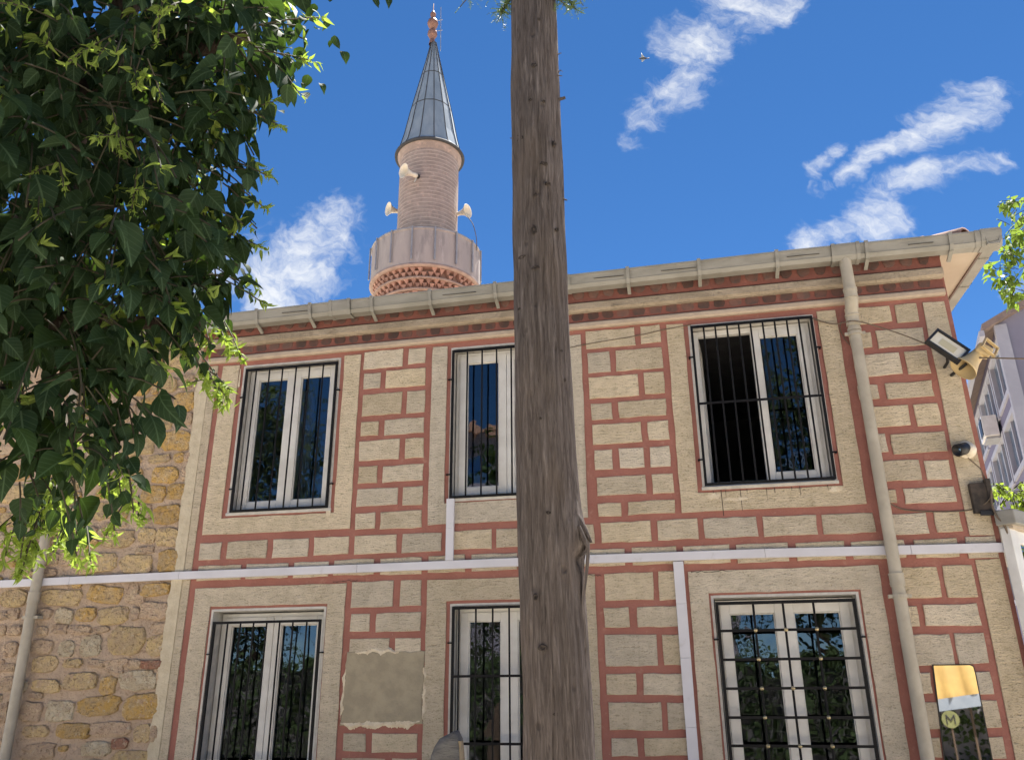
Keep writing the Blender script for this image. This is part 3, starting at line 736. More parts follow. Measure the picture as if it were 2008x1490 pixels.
for (x_, L_) in ((2.35, .22), (1.25, .3), (.05, .34), (-2.2, .36), (-4.0, .3), (-.62, .3)):
    z_ = GB + .075 + gz(x_)
    MB().box(x_, x_ + L_, GY - .0068, GY + .004, z_, z_ + .0015).build('printed_line', M['soot'], GO)
# side gutter along the right eave
sp = [(0.13, GB), (0.03, GB), (0.004, GB + .035), (-.014, GT - .02), (-.014, GT), (0.0, GT), (0.03, GB + .03), (.12, GB + .012), (.14, GT)]
sg = MB(); o = 0
for yy in (GY - .014, 7.4):
    for (q, z) in sp: sg.v.append((3.15 - q, yy, z - .003))
n = len(sp)
for k in range(n): sg.f.append((k, k + n, (k + 1) % n + n, (k + 1) % n))
sg.f.append(tuple(range(n)))
sgo = sg.build('side_gutter', M['gutter'], house)
for yy in (.02, .62, 1.25, 1.9, 2.6, 3.3):
    b = MB(); vs = []
    for y2 in (yy, yy + .045):
        for (q, z) in ((.135, GB - .008), (.028, GB - .008), (-.004, GB + .035), (-.022, GT - .02), (-.022, GT + .006)): vs.append((3.15 - q, y2, z))
    b.add(vs, [(k, k + 1, k + 6, k + 5) for k in range(4)]); b.build('coupler_rim', M['gutter'], sgo)
sf = MB().box(2.66, 3.0, -0.135, 7.3, 5.425, 5.445); sf.build('soffit', M['soffit'], house)
sf = MB().box(-7.9, 2.66, -0.112, 0.0, 5.47, 5.52); sf.build('eave_board', M['soffit'], house)
fb = MB().box(3.0, 3.012, -0.11, 7.3, 5.41, 5.56); fb.build('fascia', M['eave_wood'], house)

# roof: sheathing and clay tiles
SL = math.tan(R(20)); EZ = 5.518
def rz(y): return EZ + (y + .2) * SL
roofm = MB()
A = (-7.9, -.2, EZ - .11); B = (3.06, -.2, EZ); Cc = (3.06 - 3.6, 3.4, rz(3.4)); Dd = (-7.9, 3.4, rz(3.4))
E_ = (3.06, 7.3, EZ); F_ = (-7.9, 7.3, EZ)
roofm.add([A, B, Cc, Dd, E_, F_], [(0, 1, 2, 3), (1, 4, 2), (3, 2, 4, 5), (0, 3, 5)])
roofo = roofm.build('roof', M['tile'], house)
tm = MB(); n = 6; tw = .105; tl = .40
for j, (yy, zz) in enumerate(((0, .018), (tl, .018 + tl * SL))):
    for i in range(n + 1):
        a = math.pi * i / n; rr = tw * (1.0 if j == 0 else .85)
        tm.v.append((-math.cos(a) * rr, yy, zz + math.sin(a) * rr * .55))
for i in range(n): tm.f.append((i, i + 1, n + 2 + i, n + 1 + i))
for j, (yy, zz) in enumerate(((0.0, .004), (0.02, .004))):
    for i in range(n + 1):
        a = math.pi * i / n; tm.v.append((-math.cos(a) * tw * .86, yy, zz + math.sin(a) * tw * .42))
o2 = 2 * (n + 1)
for i in range(n): tm.f.append((i + 1, i, o2 + i, o2 + i + 1))
tmesh = tm.mesh('roof_tile', M['tile'], True)
rt = random.Random(11)
for row in range(3):
    x = -7.8
    while x < 3.0 - row * .36:
        if row < 2 or x > -2:
            link('roof_tile', tmesh, roofo, (x, -.23 + row * .36, rz(-.23 + row * .36) - .012 + gz(x) + rt.uniform(-.006, .006))).rotation_euler = (0, rt.uniform(-.04, .04), rt.uniform(-.03, .03))
        x += .222
rest_ = MB()
for row in range(2, 10):
    x = -7.8
    while x < 3.0 - row * .36:
        if not (row < 3 and x > -2):
            y0 = -.23 + row * .36; z0 = rz(y0) - .012 + gz(x)
            rest_.add([(v[0] + x, v[1] + y0, v[2] + z0) for v in tm.v[:14]], [f for f in tm.f if max(f) < 14])
        x += .222
ro = rest_.build('roof_tiling', M['tile'], roofo, True); ro['kind'] = 'stuff'
hm = MB(); n = 8
for j, d in enumerate((0.0, .42)):
    for i in range(n + 1):
        a = math.pi * i / n; rr = .13 if j == 0 else .105
        hm.v.append((-math.cos(a) * rr, d, math.sin(a) * rr * .8 + d * SL * .72))
for i in range(n): hm.f.append((i, i + 1, n + 2 + i, n + 1 + i))
for i in range(n + 1):
    a = math.pi * i / n; hm.v.append((-math.cos(a) * .108, 0.0, math.sin(a) * .108 * .8 - .004))
for i in range(n): hm.f.append((i + 1, i, 2 * (n + 1) + i, 2 * (n + 1) + i + 1))
hmesh = hm.mesh('hip_tile', M['tile'], True)
for k in range(13):
    t = k * .38 * .707
    h_ = link('hip_tile', hmesh, roofo, (2.93 - t, -.09 + t, rz(-.09 + t) + .035)); h_.rotation_euler = (0, 0, R(45))

# downpipe on the right
dp = MB(); PX = 1.785
dp.tube([(PX, -.185, GB + .02), (PX, -.185, 5.10)], .055, 16)
pipe = dp.build('downpipe', M['pipe'], house, True)
MB().tube([(PX, -.185, 5.12), (PX, -.185, 5.04), (PX, -.165, 4.99), (PX, -.11, 4.915), (PX, -.095, 4.87), (PX, -.095, 4.80)], .060, 16).build('elbow', M['pipe'], pipe, True)
MB().tube([(PX, -.095, 4.84), (PX, -.093, 2.36)], .0515, 16).build('pipe_length', M['pipe'], pipe, True)
MB().tube([(PX, -.095, 2.44), (PX, -.094, 0.1)], .0525, 16).build('pipe_length', M['pipe'], pipe, True)
for z, r_, h_ in ((5.11, .064, .03), (5.03, .064, .015), (4.885, .066, .02), (4.80, .064, .03), (4.74, .062, .03), (2.44, .060, .10), (2.415, .063, .012), (2.49, .063, .012)):
    y_ = -.185 if z > 5 else -.095
    if z == 4.885: y_ = -.10
    MB().tube([(PX, y_, z - h_ / 2), (PX, y_, z + h_ / 2)], r_, 16).build('socket', M['pipe'], pipe, True)
for z in (2.31, 4.70):
    c = MB().tube([(PX, -.095, z - .016), (PX, -.095, z + .016)], .062, 16)
    c.box(PX - .09, PX - .055, -.11, -.08, z - .014, z + .014); c.box(PX + .055, PX + .09, -.11, -.08, z - .014, z + .014); c.box(PX - .01, PX + .01, -.05, .0, z - .012, z + .012)
    c.build('clamp', M['pipe'], pipe)

# ------------------------------------------------------------------ rubble stone house on the left
stoneh = thing('rubble_stone_house', 'old house of ochre rubble stone in pinkish mortar beside the painted house', 'house')
wm = MB(); nx, nz = 60, 120
x0, x1, z0, z1 = -9.5, -5.0, 0.0, 5.5
for j in range(nz + 1):
    for i in range(nx + 1):
        xx = x0 + (x1 - x0) * i / nx; zz = z0 + (z1 - z0) * j / nz
        wm.v.append((xx, 0.012 - .016 * mnoise.noise((xx * 5, 0, zz * 5)) - .010 * mnoise.noise((xx * 13, 3, zz * 13)), zz))
for j in range(nz):
    for i in range(nx):
        a = j * (nx + 1) + i; wm.f.append((a, a + 1, a + nx + 2, a + nx + 1))
wm.add([(x0, .05, 0), (x0, 7, 0), (x0, 7, 5.5), (x0, .05, 5.5)], [(3, 2, 1, 0)])
wm.add([(x0, 7, 0), (x1, 7, 0), (x1, 7, 5.5), (x0, 7, 5.5)], [(3, 2, 1, 0)])
wm.build('wall', M['mortar'], stoneh, True)
ST = """-7.03,-6.72,2.46,2.62,y -6.53,-6.06,2.46,2.6,y -5.98,-5.58,2.47,2.62,o -5.57,-5.42,2.54,2.63,t -5.37,-5.07,2.52,2.63,o -5.55,-5.34,2.46,2.53,t -6.99,-6.9,2.33,2.39,t -6.89,-6.77,2.33,2.42,t -6.53,-6.38,2.32,2.41,t -6.32,-6.13,2.28,2.41,w -6.09,-5.87,2.29,2.41,o -5.83,-5.49,2.25,2.41,y -5.44,-5.37,2.29,2.4,t -5.35,-5.04,2.29,2.44,t -6.95,-6.89,2.17,2.26,t -6.85,-6.7,2.17,2.25,t -6.5,-6.39,2.17,2.23,t -6.33,-6.16,2.18,2.25,t -6.14,-5.89,2.17,2.23,t -5.85,-5.69,2.18,2.22,t -5.2,-5.02,2.16,2.24,t -5.66,-5.27,1.96,2.22,y -5.96,-5.75,1.95,2.14,w -6.21,-6.05,1.95,2.09,w -6.56,-6.29,1.98,2.11,t -6.86,-6.7,1.96,2.09,t -5.22,-4.99,1.95,2.13,y -6.47,-6.21,1.81,1.95,y -6.13,-5.93,1.85,1.91,y -5.84,-5.67,1.85,1.9,t -5.65,-5.41,1.86,1.9,t -5.39,-5.27,1.84,1.9,t -5.26,-5.03,1.83,1.89,r -5.64,-5.45,1.79,1.85,t -6.86,-6.83,1.82,1.92,t -6.81,-6.68,1.82,1.88,t -6.82,-6.67,1.64,1.75,t -6.44,-6.14,1.62,1.72,y -6.1,-5.73,1.64,1.78,y -5.66,-5.51,1.59,1.75,o -5.46,-5.08,1.63,1.8,w -5.06,-4.96,1.67,1.81,t -6.45,-6.31,1.56,1.6,t -6.52,-6.28,1.35,1.52,t -6.23,-5.94,1.35,1.53,w -5.88,-5.43,1.41,1.57,o -5.39,-4.97,1.37,1.59,o -6.75,-6.67,1.34,1.51,t -6.44,-6.17,1.21,1.3,y -6.08,-5.72,1.2,1.32,o -5.7,-5.26,1.22,1.33,t -5.22,-5.06,1.17,1.31,y -5.04,-4.98,1.17,1.31,t -6.68,-6.62,1.1,1.2,t -5.77,-5.46,1.05,1.16,w -5.44,-5.29,1.11,1.19,r -6.41,-6.06,1.01,1.14,t -5.42,-4.97,0.95,1.08,y -6.59,-6.42,2.87,2.99,t -6.39,-6.23,2.86,3.01,t -6.55,-6.42,2.76,2.82,t -6.18,-5.73,2.77,2.95,y -5.67,-5.31,2.76,2.93,y -5.23,-5.01,2.75,2.97,o -5.51,-5.31,2.95,3.01,t -5.95,-5.56,3.03,3.19,y -5.5,-5.32,3.06,3.2,y -5.29,-5.03,3.02,3.19,y -6.06,-5.86,3.33,3.5,y -5.55,-5.41,3.27,3.45,t -5.36,-5.06,3.25,3.43,o -6.12,-5.98,3.72,3.82,o -6.09,-5.97,3.56,3.66,o -6.41,-6.28,3.53,3.63,o -5.54,-5.27,3.49,3.65,o -5.24,-5.03,3.51,3.66,o -5.7,-5.59,3.74,3.85,o -5.46,-5.16,3.69,3.85,o -5.74,-5.63,3.92,3.98,y -5.53,-5.28,3.92,3.99,y -5.22,-5.11,3.91,4,o -6.45,-6.26,3.34,3.48,t -5.86,-5.49,4.02,4.22,y -5.41,-5.05,4.05,4.25,o -5.67,-5.32,4.29,4.45,y -5.24,-5.08,4.34,4.45,t -5.86,-5.7,4.31,4.39,t -5.92,-5.79,4.42,4.6,t -5.74,-5.36,4.51,4.68,o -5.32,-5.08,4.48,4.69,o -5.95,-5.67,4.72,4.85,o -5.62,-5.56,4.72,4.85,o -5.53,-5.34,4.72,4.88,y -5.62,-5.56,5.01,5.15,o -6.06,-5.97,4.77,4.87,t -5.81,-5.75,4.63,4.67,t -5.09,-5.04,3.92,4.01,t -5.10,-5.04,3.71,3.83,t"""
stones = []
for q in ST.split():
    a, b, c, d, k = q.split(','); stones.append((float(a), float(b), float(c), float(d), k))
rs = random.Random(21)
fixed = len(stones); tries = 0
while tries < 5200 and len(stones) < 290:
    tries += 1
    small = tries > 1800
    w = rs.uniform(.07, .16) if small else rs.uniform(.2, .42); h_ = w * rs.uniform(.4, .75)
    xx = rs.uniform(-7.7, -5.1 - w); zz = rs.uniform(.1, 5.1)
    gap = .030
    if all(xx + w + gap < s[0] or xx - gap > s[1] or zz + h_ + gap < s[2] or zz - gap > s[3] for s in stones):
        stones.append((xx, xx + w, zz, zz + h_, rs.choice('ooyyttttw')))
for (a, b, c, d, k) in stones:
    cx, cz, hw, hh = (a + b) / 2, (c + d) / 2, (b - a) / 2 + .014, (d - c) / 2 + .013
    n = 15; ang0 = rs.uniform(0, .5); sq = rs.uniform(3.2, 7.0); tilt = rs.uniform(-.10, .10)
    mb = MB(); rings = []
    pr = rs.uniform(.008, .020)
    rad = []
    for i in range(n):
        th = ang0 + 2 * math.pi * i / n
        ca, sa = math.cos(th), math.sin(th)
        q = (abs(ca) ** sq + abs(sa) ** sq) ** (-1 / sq)
        q *= rs.uniform(.86, 1.05)
        rad.append((ca * q * hw, sa * q * hh))
    for (f, y) in ((1.02, .012), (.985, -.008), (.91, -pr), (.5, -pr - .004)):
        ring_ = []
        for (rx, rz_) in rad:
            ju = rs.uniform(-.02, .02) if f < .95 else 0
            X_ = rx * (f + ju); Z_ = rz_ * (f + ju)
            mb.v.append((cx + X_ - Z_ * tilt, y + rs.uniform(-.005, .005), cz + Z_ + X_ * tilt))
    for r_ in range(3):
        for i in range(n):
            p, q = r_ * n + i, r_ * n + (i + 1) % n
            mb.f.append((p, q, q + n, p + n))
    mb.f.append(tuple(3 * n + i for i in range(n)))
    mb.build('stone', M['stone_' + k], stoneh, False)
# downpipe on the rubble wall
lp = MB().tube([(-6.545, -.085, 5.35), (-6.55, -.085, 2.55)], .05, 14)
lpo = lp.build('downpipe', M['pipe'], stoneh, True)
MB().tube([(-6.55, -.085, 2.56), (-6.505, -.085, 0.05)], .051, 14).build('pipe_length', M['pipe'], lpo, True)
for z, r_, h_ in ((2.52, .058, .10), (2.575, .061, .012), (2.33, .058, .025)):
    MB().tube([(-6.549, -.085, z - h_ / 2), (-6.549, -.085, z + h_ / 2)], r_, 14).build('socket', M['pipe'], lpo, True)
MB().box(-6.63, -6.47, -.10, -.07, 2.315, 2.345).box(-6.47, -6.45, -.10, .0, 2.315, 2.345).build('clamp', M['pipe'], lpo)

# ------------------------------------------------------------------ cable trunking
def trunk_run(name, label, pieces):
    t = thing(name, label, 'trunking', pieces[0][:3] if False else (0, 0, 0))
    for (a, b, c, d) in pieces:
        bevel(MB().box(a, b, -.047, -.009, c, d).build('trunking_length', M['trunking'], t), .003)
    return t
def tzz(x): return 2.712 + .0 * x
cuts = [-7.9, -6.2, -4.95, -3.05, -1.05, 0.75, 1.95, 2.72]
tr_ = thing('cable_trunking', 'long white plastic cable trunking running across both house fronts', 'trunking')
zc = {-7.9: 2.672, -6.2: 2.692, -4.95: 2.703, -3.05: 2.708, -1.05: 2.716, 0.75: 2.712, 1.95: 2.696, 2.72: 2.688}
for a, b in zip(cuts, cuts[1:]):
    m_ = MB(); za, zb = zc[a], zc[b]; hh = .0385
    m_.add([(a + .001, -.047, za - hh), (b - .001, -.047, zb - hh), (b - .001, -.009, zb - hh), (a + .001, -.009, za - hh), (a + .001, -.047, za + hh), (b - .001, -.047, zb + hh), (b - .001, -.009, zb + hh), (a + .001, -.009, za + hh)],
           [(0, 3, 2, 1), (4, 5, 6, 7), (0, 1, 5, 4), (1, 2, 6, 5), (2, 3, 7, 6), (3, 0, 4, 7)])
    bevel(m_.build('trunking_length', M['trunking'], tr_), .003)
t2 = thing('cable_trunking', 'short upright white trunking rising to the middle upper window', 'trunking')
bevel(MB().box(-2.168, -2.093, -.046, -.009, 2.752, 3.06).build('trunking_length', M['trunking'], t2), .003)
bevel(MB().box(-2.168, -2.093, -.046, -.009, 3.061, 3.345).build('trunking_length', M['trunking'], t2), .003)
t3 = thing('cable_trunking', 'upright white trunking beside the lower window with the studded grid', 'trunking')
for a, b in ((2.30, 2.668), (1.85, 2.299), (1.30, 1.849), (.6, 1.299)):
    bevel(MB().box(-.050, .040, -.046, -.009, a, b).build('trunking_length', M['trunking'], t3), .003)

# ------------------------------------------------------------------ wall fittings at the right corner
# floodlight
fl = thing('floodlight', 'black floodlight with pale square face on the corner of the painted house', 'floodlight', (2.49, -.27, 4.43))
fx = Vector((0.232, 0.0, -0.232)).normalized(); fz = Vector((0.13, 0.10, 0.155)).normalized()
fz = (fz - fx * fz.dot(fx)).normalized(); fy = fz.cross(fx)     # fy points away from the viewer
fm = Matrix((fx, fy, fz)).transposed().to_4x4()
def fpart(mb, name, m, parent, bv=.004):
    o_ = mb.build(name, m, parent); o_.matrix_local = fm.copy() if parent is fl else Matrix.Identity(4); bevel(o_, bv); return o_
hw, hh = .165, .115
body = MB(); ring(body, -hw, hw, -hh, hh, .022, -.03, .02); body.box(-hw + .022, hw - .022, -.004, .02, -hh + .022, hh - .022)
for i in range(7): body.box(-.12 + i * .04, -.114 + i * .04, .02, .045, -.08, .08)
bo = fpart(body, 'lamp_housing', M['black'], fl)
fpart(MB().box(-hw + .022, hw - .022, -.013, -.0045, -hh + .022, hh - .022), 'lamp_diffuser', M['lamp_glass'], fl, .001)
fpart(MB().box(-.075, .075, -.016, -.0132, -.045, .045), 'led_field', M['lamp_led'], fl, .001)
MB().tube([(0.0, .04, -.03), (0.02, .12, -.10), (0.03, .268, -.10)], .014, 8).build('bracket', M['black'], fl, True)
# beige loudspeaker
sp_ = thing('horn_loudspeaker', 'beige horn loudspeaker behind the floodlight at the house corner', 'loudspeaker', (2.66, -.2, 4.30))
def loft(rects, name, m, parent):
    mb = MB(); n = len(rects[0])
    for r_ in rects: mb.v += [tuple(p) for p in r_]
    for i in range(len(rects) - 1):
        for k in range(n):
            a, b = i * n + k, i * n + (k + 1) % n
            mb.f.append((a, b, b + n, a + n))
    o_ = mb.build(name, m, parent, True)
    s_ = o_.modifiers.new('shell', 'SOLIDIFY'); s_.thickness = .006
    return o_
ax = Vector((-.62, -.10, -.55)).normalized()
hb = MB().lathe([(.115, .12), (.122, .125), (.118, .11), (.095, .06), (.07, .0), (.055, -.07), (.05, -.12)], 24).build('horn_bell', M['horn_beige'], sp_, True)
hb.matrix_local = Matrix.Translation((.02, -.03, .0)) @ ax.to_track_quat('Z', 'Y').to_matrix().to_4x4()
bevel(MB().box(-.065, .065, -.045, .045, -.05, .05).build('horn_throat', M['horn_beige'], sp_), .02, 3).matrix_local = Matrix.Translation((.125, -.04, .075)) @ Matrix.Rotation(R(38), 4, 'Y')
bevel(ring(MB(), -.075, .075, -.058, .058, .013, -.02, .012).build('mouth_frame', M['horn_beige'], sp_), .004).matrix_local = Matrix.Translation((.165, -.085, .085)) @ Matrix.Rotation(R(28), 4, 'Z') @ Matrix.Rotation(R(38), 4, 'Y')
MB().tube([(-.02, .0, -.02), (-.08, .10, -.05), (-.10, .20, -.05)], .014, 8).build('bracket', M['black'], sp_, True)
# surveillance camera
sc_ = thing('surveillance_camera', 'small white dome camera with black lens hood below the floodlight', 'camera', (2.555, -.0085, 3.545))
c_ = MB().lathe([(.001, .0), (.078, .0), (.080, .012), (.070, .026), (.045, .034), (.001, .036)], 28); c_o = c_.build('base_ring', M['cam_white'], sc_, True); c_o.rotation_euler = (R(90), 0, 0)
b_ = MB()
for i in range(9):
    ph = math.pi * i / 8
    for k in range(16):
        a = 2 * math.pi * k / 16; b_.v.append((.058 * math.sin(ph) * math.cos(a), .058 * math.sin(ph) * math.sin(a), .058 * math.cos(ph)))
for i in range(8):
    for k in range(16): b_.f.append((i * 16 + k, i * 16 + (k + 1) % 16, (i + 1) * 16 + (k + 1) % 16, (i + 1) * 16 + k))
bo_ = b_.build('camera_ball', M['cam_white'], sc_, True); bo_.location = (.01, -.05, -.01)
hd = MB().lathe([(.001, -.03), (.052, -.03), (.054, .075), (.046, .078), (.042, .04), (.001, .04)], 20)
h_ = hd.build('lens_hood', M['black'], sc_, True)
HM = Matrix.Translation((-.045, -.075, -.005)) @ Vector((-.88, -.42, -.28)).to_track_quat('Z', 'Y').to_matrix().to_4x4()
h_.matrix_local = HM
ln = MB().lathe([(.001, .046), (.016, .046), (.018, .04)], 16).build('lens', M['glass_far'], sc_, True); ln.matrix_local = HM
# black junction box
jb = thing('junction_box', 'sooty black cable box on the house corner above the white kiosk', 'cable box', (2.60, -.035, 3.11))
bevel(MB().box(-.095, .06, -.03, .028, -.13, .13).build('box_body', M['soot'], jb), .006)
bevel(MB().box(.03, .07, -.045, .02, -.05, .16).build('box_lid', M['soot'], jb), .006)
MB().box(-.06, .10, -.05, -.028, -.155, -.118).build('mounting_bar', M['black'], jb)

# cables
def cable(pts, r, label, m='cable'):
    P = [Vector(p) for p in pts]; out = []
    for i in range(len(P) - 1):
        p0, p1, p2, p3 = P[max(i - 1, 0)], P[i], P[i + 1], P[min(i + 2, len(P) - 1)]
        for s_ in range(6):
            t = s_ / 6
            out.append(.5 * ((2 * p1) + (p2 - p0) * t + (2 * p0 - 5 * p1 + 4 * p2 - p3) * t * t + (3 * p1 - p0 - 3 * p2 + p3) * t ** 3))
    out.append(P[-1])
    o_ = MB().tube(out, r, 6).build('cable', M[m], None, True); return tag(o_, label, 'cable')
cable([(1.44, -.02, 4.93), (1.62, -.04, 4.84), (1.785, -.165, 4.80), (2.0, -.15, 4.72), (2.2, -.18, 4.60), (2.36, -.2, 4.49), (2.44, -.215, 4.45)], .006, 'cable slung from the right upper window to the floodlight')
cable([(2.56, -.22, 4.34), (2.72, -.28, 4.30), (3.0, -.35, 4.24), (3.4, -.4, 4.17), (4.5, -.5, 4.0)], .007, 'cable leading from the floodlight off to the right')
cable([(-1.2, -.012, 4.80), (-.75, -.014, 4.86), (-.25, -.014, 4.905), (.06, -.014, 4.95), (.30, -.012, 4.975)], .005, 'thin cable crossing the block column towards the right upper window')
cable([(1.84, -.06, 3.10), (1.95, -.014, 3.05), (2.15, -.012, 3.02), (2.35, -.012, 3.01), (2.50, -.02, 3.02), (2.60, -.07, 3.06), (2.655, -.09, 3.12)], .006, 'sagging cable from the downpipe to the black box')
cable([(2.655, -.10, 3.16), (2.635, -.10, 3.05), (2.65, -.10, 2.95), (2.69, -.11, 2.86), (2.715, -.09, 2.76)], .009, 'short cable dropping from the black box to the trunking')
cable([(2.55, -.03, 3.47), (2.60, -.012, 3.42), (2.64, -.012, 3.36), (2.655, -.012, 3.26)], .005, 'cable curling from the dome camera down to the black box')
cable([(1.70, -.012, 4.87), (1.68, -.012, 4.80), (1.70, -.012, 4.70), (1.74, -.02, 4.62)], .004, 'loose cable end looping beside the downpipe elbow')

# mirror panel
mp = thing('wall_mirror', 'narrow mirror reflecting a yellow awning, fixed to the wall right of the downpipe', 'mirror', (2.1, 0, 1.3))
def quad_panel(pts, y0, y1, name, m, parent, off):
    mb = MB(); vs = [(x - off[0], y0, z - off[2]) for x, z in pts] + [(x - off[0], y1, z - off[2]) for x, z in pts]
    n = len(pts); mb.add(vs, [tuple(range(n)), tuple(reversed(range(n, 2 * n)))] + [(k, k + n, (k + 1) % n + n, (k + 1) % n) for k in range(n)])
    return mb.build(name, m, parent)
q = [(1.925, .80), (2.275, .80), (2.275, 1.70), (2.27, 1.752), (2.25, 1.764), (1.975, 1.764)]
quad_panel([flat(x, z, -.022) for x, z in q], -.022, -.018, 'mirror_glass', M['mirror'], mp, (2.1, 0, 1.3))
q2 = [(1.913, .79), (2.283, .79), (2.284, 1.70), (2.279, 1.758), (2.254, 1.772), (1.966, 1.772)]
quad_panel([flat(x, z, -.018) for x, z in q2], -.0178, -.0085, 'backing_board', M['black'], mp, (2.1, 0, 1.3))

# ------------------------------------------------------------------ minaret
MX, MY = -5.40, 9.0
minaret = thing('minaret', 'brick minaret with parapet gallery and grey lead cone rising behind the roof', 'minaret', (MX, MY, 0))
sh = MB(); pr_ = [(.92, 0), (.84, 6.0), (.77, 9.0)]
z = 9.0
while z < 14.05:
    pr_ += [(.735, z), (.735, z + .074), (.716, z + .080), (.716, z + .103)]; z += .105
sh.lathe(pr_, 56)
sho = sh.build('shaft', M['minbrick'], minaret)
mt = MB(); z = 9.0                      # mortar rings between the courses
while z < 14.05:
    mt.lathe([(.7315, z + .080), (.7325, z + .102)], 56); z += .105
mt.build('mortar_joints', M['minmortar'], sho)
MB().lathe([(.735, 13.99), (.755, 14.02), (.765, 14.08), (.80, 14.12), (.81, 14.2)], 56).build('eave_moulding', M['minbrick'], minaret, True)
CP = [(.845, 14.225), (.785, 14.33), (.685, 14.75), (.56, 15.45), (.375, 16.35), (.19, 17.25), (.07, 17.9)]
cone = MB().lathe([(.74, 14.20), (.865, 14.19)] + CP + [(.0, 17.92)], 14, a0=.2)
co_ = cone.build('cone_roof', M['lead'], minaret)
MB().lathe([(.73, 14.17), (.872, 14.15), (.882, 14.19), (.862, 14.222)], 40).build('cone_rim', M['leadseam'], co_)
for k in range(14):
    a = 2 * math.pi * k / 14 + .2
    MB().tube([(math.cos(a) * (r_ + .006), math.sin(a) * (r_ + .006), z_) for r_, z_ in CP], .011, 5).build('seam', M['leadseam'], co_)
for zz, rr in ((15.62, .525), (16.72, .298)):
    MB().lathe([(rr * 1.004 + .004, zz - .015), (rr * 1.0 + .004, zz + .015)], 14, a0=.2).build('seam', M['leadseam'], co_)
fin = MB().lathe([(.09, 17.86), (.07, 18.0), (.055, 18.06), (.10, 18.12), (.135, 18.2), (.12, 18.3), (.06, 18.36), (.055, 18.42), (.12, 18.48), (.15, 18.58), (.125, 18.68), (.06, 18.74), (.05, 18.8), (.075, 18.86), (.08, 18.92), (.04, 18.99), (.014, 19.05), (.012, 19.28), (.0, 19.3)], 18)
fino = fin.build('finial', M['copper'], minaret, True); fino.location = (-.045, 0, 0)
MB().tube([(.20, 0, 17.6), (.17, 0, 19.12)], .010, 6).build('lightning_rod', M['steel'], minaret)
for zz in (18.3, 18.66): MB().box(.0, .23, -.006, .006, zz, zz + .012).build('rod_clip', M['steel'], minaret)
# gallery
gal = MB().lathe([(1.285, 10.46), (1.295, 10.48), (1.295, 11.36), (1.31, 11.365), (1.31, 11.40), (1.19, 11.40), (1.19, 10.6)], 64)
galo = gal.build('gallery_parapet', M['minplaster'], minaret)
MB().lathe([(1.30, 11.38), (1.32, 11.39), (1.32, 11.415), (1.30, 11.425)], 64).build('parapet_rim', M['steel'], galo)
for k in range(16):
    a = 2 * math.pi * k / 16 + .06
    MB().tube([(math.cos(a) * 1.335, math.sin(a) * 1.335, 10.58), (math.cos(a) * 1.335, math.sin(a) * 1.335, 11.42)], .020, 8).build('railing_tube', M['steel'], galo, True)
MB().lathe([(.75, 10.44), (1.28, 10.44), (1.312, 10.452), (1.312, 10.49), (1.296, 10.51)], 64).build('gallery_ledge', M['corbel_stone'], minaret, True)
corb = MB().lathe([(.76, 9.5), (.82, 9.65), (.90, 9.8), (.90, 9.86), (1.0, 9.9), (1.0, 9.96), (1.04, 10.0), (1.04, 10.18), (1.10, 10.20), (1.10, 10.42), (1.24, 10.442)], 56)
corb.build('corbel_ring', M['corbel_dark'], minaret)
for zz, r_ in ((10.20, 1.205), (9.965, 1.12)):
    MB().lathe([(r_ - .10, zz - .014), (r_, zz - .014), (r_, zz + .014), (r_ - .10, zz + .014)], 56).build('corbel_fillet', M['corbel_stone'], minaret)
wedge = MB().add([(-.055, 0, .075), (.055, 0, .075), (0, -.0, -.085), (-.058, -.125, .075), (.058, -.125, .075), (0, -.07, -.035)],
                 [(3, 4, 5), (0, 3, 5, 2), (4, 1, 2, 5), (0, 1, 4, 3)])
wme = wedge.mesh('corbel_brick', M['corbel'])
rc = random.Random(6)
for (zz, r_, cnt, ph) in ((10.36, 1.10, 46, 0), (10.27, 1.06, 46, .5), (10.11, 1.03, 42, 0), (10.02, .99, 42, .5), (9.86, .93, 38, 0), (9.70, .84, 36, .5)):
    for k in range(cnt):
        a = 2 * math.pi * (k + ph) / cnt
        if math.sin(a) > .35 or rc.random() < .06: continue
        w_ = link('corbel_brick', wme, minaret, (math.cos(a) * r_, math.sin(a) * r_, zz + rc.uniform(-.015, .015))); w_.rotation_euler = (rc.uniform(-.12, .12), rc.uniform(-.12, .12), a + math.pi / 2 + rc.uniform(-.06, .06))
# loudspeakers on the minaret
def horn(loc, d, label, size=1.0):
    t = thing('horn_loudspeaker', label, 'loudspeaker', loc, 'horn loudspeakers on the minaret')
    mb = MB().lathe([(.03, -.30), (.075, -.29), (.08, -.16), (.07, -.12), (.085, .0), (.13, .14), (.22, .26), (.255, .28), (.26, .29), (.25, .29), (.20, .25), (.11, .12), (.06, .0), (.001, -.02)], 26)
    o_ = mb.build('horn_bell', M['horn'], t, True)
    q_ = Vector(d).to_track_quat('Z', 'Y').to_matrix().to_4x4() @ Matrix.Scale(size, 4); o_.matrix_local = q_
    MB().lathe([(.04, -.36), (.082, -.35), (.082, -.27), (.04, -.26)], 16).build('driver', M['black'], t, True).matrix_local = q_
    MB().lathe([(.001, .18), (.022, .16), (.022, .0)], 10).build('centre_plug', M['horn'], t, True).matrix_local = q_
    d2 = Vector((MX - loc[0], MY - loc[1], 0)); d2 = d2.normalized() * max(.05, d2.length - .72)
    v = Vector(d) * -.26 * size
    MB().tube([v, v * .5 + d2 * .5 + Vector((0, 0, -.09)), d2 + Vector((0, 0, -.10))], .022, 6).build('bracket', M['steel'], t)
    return t
horn((MX - .17, MY - .93, 13.14), (-.58, -.80, -.08), 'white horn loudspeaker on the front of the minaret shaft', .70)
